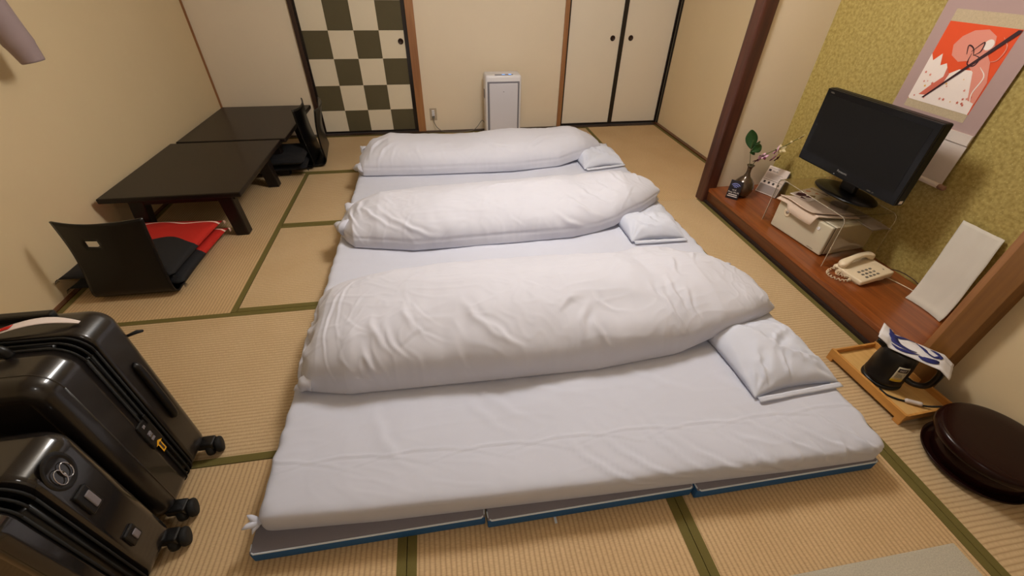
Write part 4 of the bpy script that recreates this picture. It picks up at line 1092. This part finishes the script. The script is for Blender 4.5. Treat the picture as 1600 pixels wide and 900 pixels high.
# curled sheet of paper leaning in the alcove corner
o = grid('paper_sheet', lambda u, v: Vector((2.352 + .012 * math.sin(PI * u) * (1 - v) + (.143) * (v ** .62) - .006 * math.sin(PI * v), 1.366 - .190 * u + .085 * v - .0 * v, DZ + .002 + .405 * v)) + Vector((.004 * noise.noise(Vector((u * 5, v * 5, 1))), 0, 0)), 16, 24, 'paper', None, True, .0015)
tag(o, 'blank white sheet of paper leaning on the alcove wall beside the post', 'paper')

# ================================================================== TEA TRAY, KETTLE
e = empty('tea_tray', (1.882, .948, 0), .045)
hx_, hy_ = .128, .192
box('tray_board', -hx_ + .008, hx_ - .008, -hy_ + .008, hy_ - .008, .026, .033, 'tray_base', e)
for sx_ in (-1, 1):
    bm = bmesh.new(); a, b = (sx_ * hx_ - (.012 if sx_ > 0 else 0)), (sx_ * hx_ + (.012 if sx_ < 0 else 0))
    bbox(bm, a, b, -hy_, hy_, .020, .062, .0015)
    bbox(bm, a, b, -hy_, -hy_ + .030, 0, .021, .0015); bbox(bm, a, b, hy_ - .030, hy_, 0, .021, .0015)
    done('side_board', bm, 'tray_wood', e)
for sy_ in (-1, 1):
    a, b = (sy_ * hy_ - (.010 if sy_ > 0 else 0)), (sy_ * hy_ + (.010 if sy_ < 0 else 0))
    box('end_board', -hx_ + .012, hx_ - .012, a, b, .024, .056, 'tray_wood', e, .0015)
tag(e, 'pale wooden footed tray on the tatami beside the alcove', 'tray')
KX, KY, KZ = 1.862, .962, .0335
e = empty('electric_kettle', (KX, KY, KZ), -.95)     # handle along local +x
lathe('power_base', [(0, 0), (.072, 0), (.076, .004), (.075, .014), (.066, .018), (0, .018)], 'black_plastic', e, 44)
lathe('kettle_body', [(0, .019), (.070, .019), (.073, .024), (.0735, .034), (.072, .036), (.071, .10), (.066, .150), (.060, .178), (.055, .185), (0, .190)], 'kettle', e, 48)
tube('handle', spline([(.052, 0, .168), (.100, 0, .176), (.136, 0, .160), (.144, 0, .112), (.134, 0, .062), (.100, 0, .044), (.066, 0, .052)], 7), [.0125] * 43, 'kettle', e, 12)
bm = bmesh.new(); vs = bbox(bm, -.092, -.045, -.018, .018, .150, .186, .006)
for v in vs:
    if v.co.x < -.075: v.co.z = max(v.co.z, .168); v.co.y *= .6
done('spout', bm, 'kettle', e, True)
la = -1.02     # direction of the label in kettle space
def onk(u, v, dd, r=.0722):
    a = la + u / r; rr = r - max(0, (v - .10)) * .10; return Vector(((rr + dd) * math.cos(a), (rr + dd) * math.sin(a), v))
def kgrid(nm, u0, u1, v0, v1, dd, m): grid(nm, lambda u, v: onk(u0 + (u1 - u0) * u, v0 + (v1 - v0) * v, dd), 8, 3, m, e, True, .0005)
kgrid('label', -.022, .022, .058, .138, .0012, 'label')
kgrid('label_band', -.018, .018, .112, .132, .0022, 'ink'); kgrid('label_band', -.022, .022, .058, .072, .0020, 'label_yellow')
for k in range(3): kgrid('label_line', -.017, .016 - .004 * k, .077 + .007 * k, .0795 + .007 * k, .0020, 'label_yellow' if k == 0 else 'key_grey')
def ktext(nm, body, size, u, v, m):
    o = text(nm, body, size, Matrix.Identity(4), m, e, .0002, 'CENTER')
    for vt in o.data.vertices: vt.co = onk(u + vt.co.x, v + vt.co.y, .0026 + vt.co.z)
ktext('print', 'HOT', .011, 0, .118, 'wifi_white'); ktext('print', 'No.1', .015, 0, .096, 'key_grey')
box('switch', .10, .118, -.006, .006, .040, .050, 'grey_plastic', e, .002)
tag(e, 'black electric kettle with a white and yellow label on the wooden tray', 'kettle')
# patterned cloth draped on the kettle
e2 = empty('patterned_cloth', (KX + .02, KY - .01, KZ + .193))
def drape(u, v):
    a, b = 2 * u - 1, 2 * v - 1          # a along the handle, b across
    x = a * .132 + .030; y = b * .060
    rr = math.hypot(x * .85, y)
    z = .012 + .005 * noise.noise(Vector((u * 4, v * 4, 3)))
    if x > .12: z -= (x - .12) * .6
    if x < -.055: z += .008 + .02 * abs(b) * max(0, (-.055 - x) / .04)
    z -= max(0, abs(y) - .045) * .5
    p = Vector((x, y, z)); c, s = math.cos(-.95), math.sin(-.95)
    return Vector((p.x * c - p.y * s - .02, p.x * s + p.y * c + .01, p.z))
cl = grid('cotton', drape, 26, 16, 'white_plastic', e2, True, .0025)
def motif(pts, m='navy'):
    P = spline([(a, b, 0) for a, b, w__ in pts], 6); W = spline([(w__, 0, 0) for a, b, w__ in pts], 6); bm = bmesh.new(); A, B_ = [], []
    for i, p in enumerate(P):
        t = (P[min(i + 1, len(P) - 1)] - P[max(0, i - 1)]).normalized(); n = Vector((-t.y, t.x * .5 * 2, 0)) * W[i].x
        for L__, q in ((A, p + n), (B_, p - n)):
            L__.append(bm.verts.new(drape(min(.995, max(.005, q.x)), min(.995, max(.005, q.y))) + Vector((0, 0, .0034))))
    for i in range(len(P) - 1): bm.faces.new((A[i], A[i + 1], B_[i + 1], B_[i]))
    bmesh.ops.recalc_face_normals(bm, faces=bm.faces[:]); bmesh.ops.solidify(bm, geom=bm.faces[:], thickness=.0004)
    done('blue_motif', bm, M[m], e2, True)
M['navy'] = mat('navy_print', (40, 44, 108), .85)
motif([(.10, .90, .01), (.16, .72, .05), (.20, .50, .07), (.30, .30, .07), (.42, .24, .05), (.52, .30, .01)])
motif([(.12, .55, .01), (.22, .70, .07), (.34, .84, .05), (.46, .86, .015)])
motif([(.20, .20, .01), (.30, .10, .04), (.44, .12, .045), (.56, .20, .01)])
motif([(.48, .84, .008), (.58, .70, .03), (.64, .52, .02), (.74, .46, .03), (.78, .60, .01)])
motif([(.55, .12, .02), (.64, .12, .08), (.72, .20, .08), (.78, .34, .02)])
motif([(.66, .80, .01), (.74, .76, .04), (.80, .62, .03), (.80, .48, .01)])
tag(e2, 'white cotton cloth with navy wave pattern draped over the kettle', 'cloth')
o = tube('kettle_cord', spline([(1.80, .905, .040), (1.805, .872, .038), (1.83, .845, .038), (1.862, .826, .038), (1.90, .80, .040), (1.925, .782, .05), (1.955, .76, .072), (1.975, .735, .075)], 8), .004, 'black_rubber', None, 8)
tag(o, 'black kettle cord with a white wrapped tag lying in the tray', 'cord')
tube('white_wrap', spline([(1.852, .832, .043), (1.875, .817, .044), (1.902, .799, .046)], 6), [.006] + [.0095] * 11 + [.006], 'clear_tape', o, 10)

# ================================================================== ROUND LACQUER BOX
e = empty('lidded_round_box', (1.900, .562, 0))
lathe('base_tray', [(0, .004), (.125, .004), (.130, 0), (.136, 0), (.140, .006), (.158, .010), (.168, .022), (.170, .030), (.1665, .031), (.160, .022), (.150, .018), (0, .018)], 'round_lacquer', e, 80)
lathe('box_body', [(.134, .018), (.140, .024), (.144, .06), (.146, .118), (.142, .120)], 'round_lacquer', e, 80)
lathe('lid', [(.146, .112), (.171, .112), (.1745, .116), (.176, .124), (.175, .138), (.170, .147), (.160, .151), (.10, .156), (0, .157)], 'round_lacquer', e, 80)
tag(e, 'dark red-brown lacquered round box with a wide lid, on the floor by the right wall', 'box')

# ================================================================== RUG, GREY COVER
bm = bmesh.new(); bbox(bm, .30, 1.545, -.45, .33, .002, .012, .003)
o = done('floor_rug', bm, 'outdoor', None, False, Matrix.Rotation(-.02, 4, 'Z') if False else None)
tag(o, 'grey-green flecked rug lying on the tatami at the front right', 'rug')
o = tube('hanging_cover', spline([(-1.93, 2.585, 1.50), (-1.925, 2.59, 1.36), (-1.915, 2.60, 1.20), (-1.905, 2.61, 1.10), (-1.90, 2.612, 1.062)], 6), [.062] * 8 + [.060] * 8 + [.056, .054, .052, .051, .050, .049, .049, .048, .046][:9], 'hose', None, 20)
tag(o, 'grey-mauve rounded tube hanging at the left wall, top left corner', 'tube')
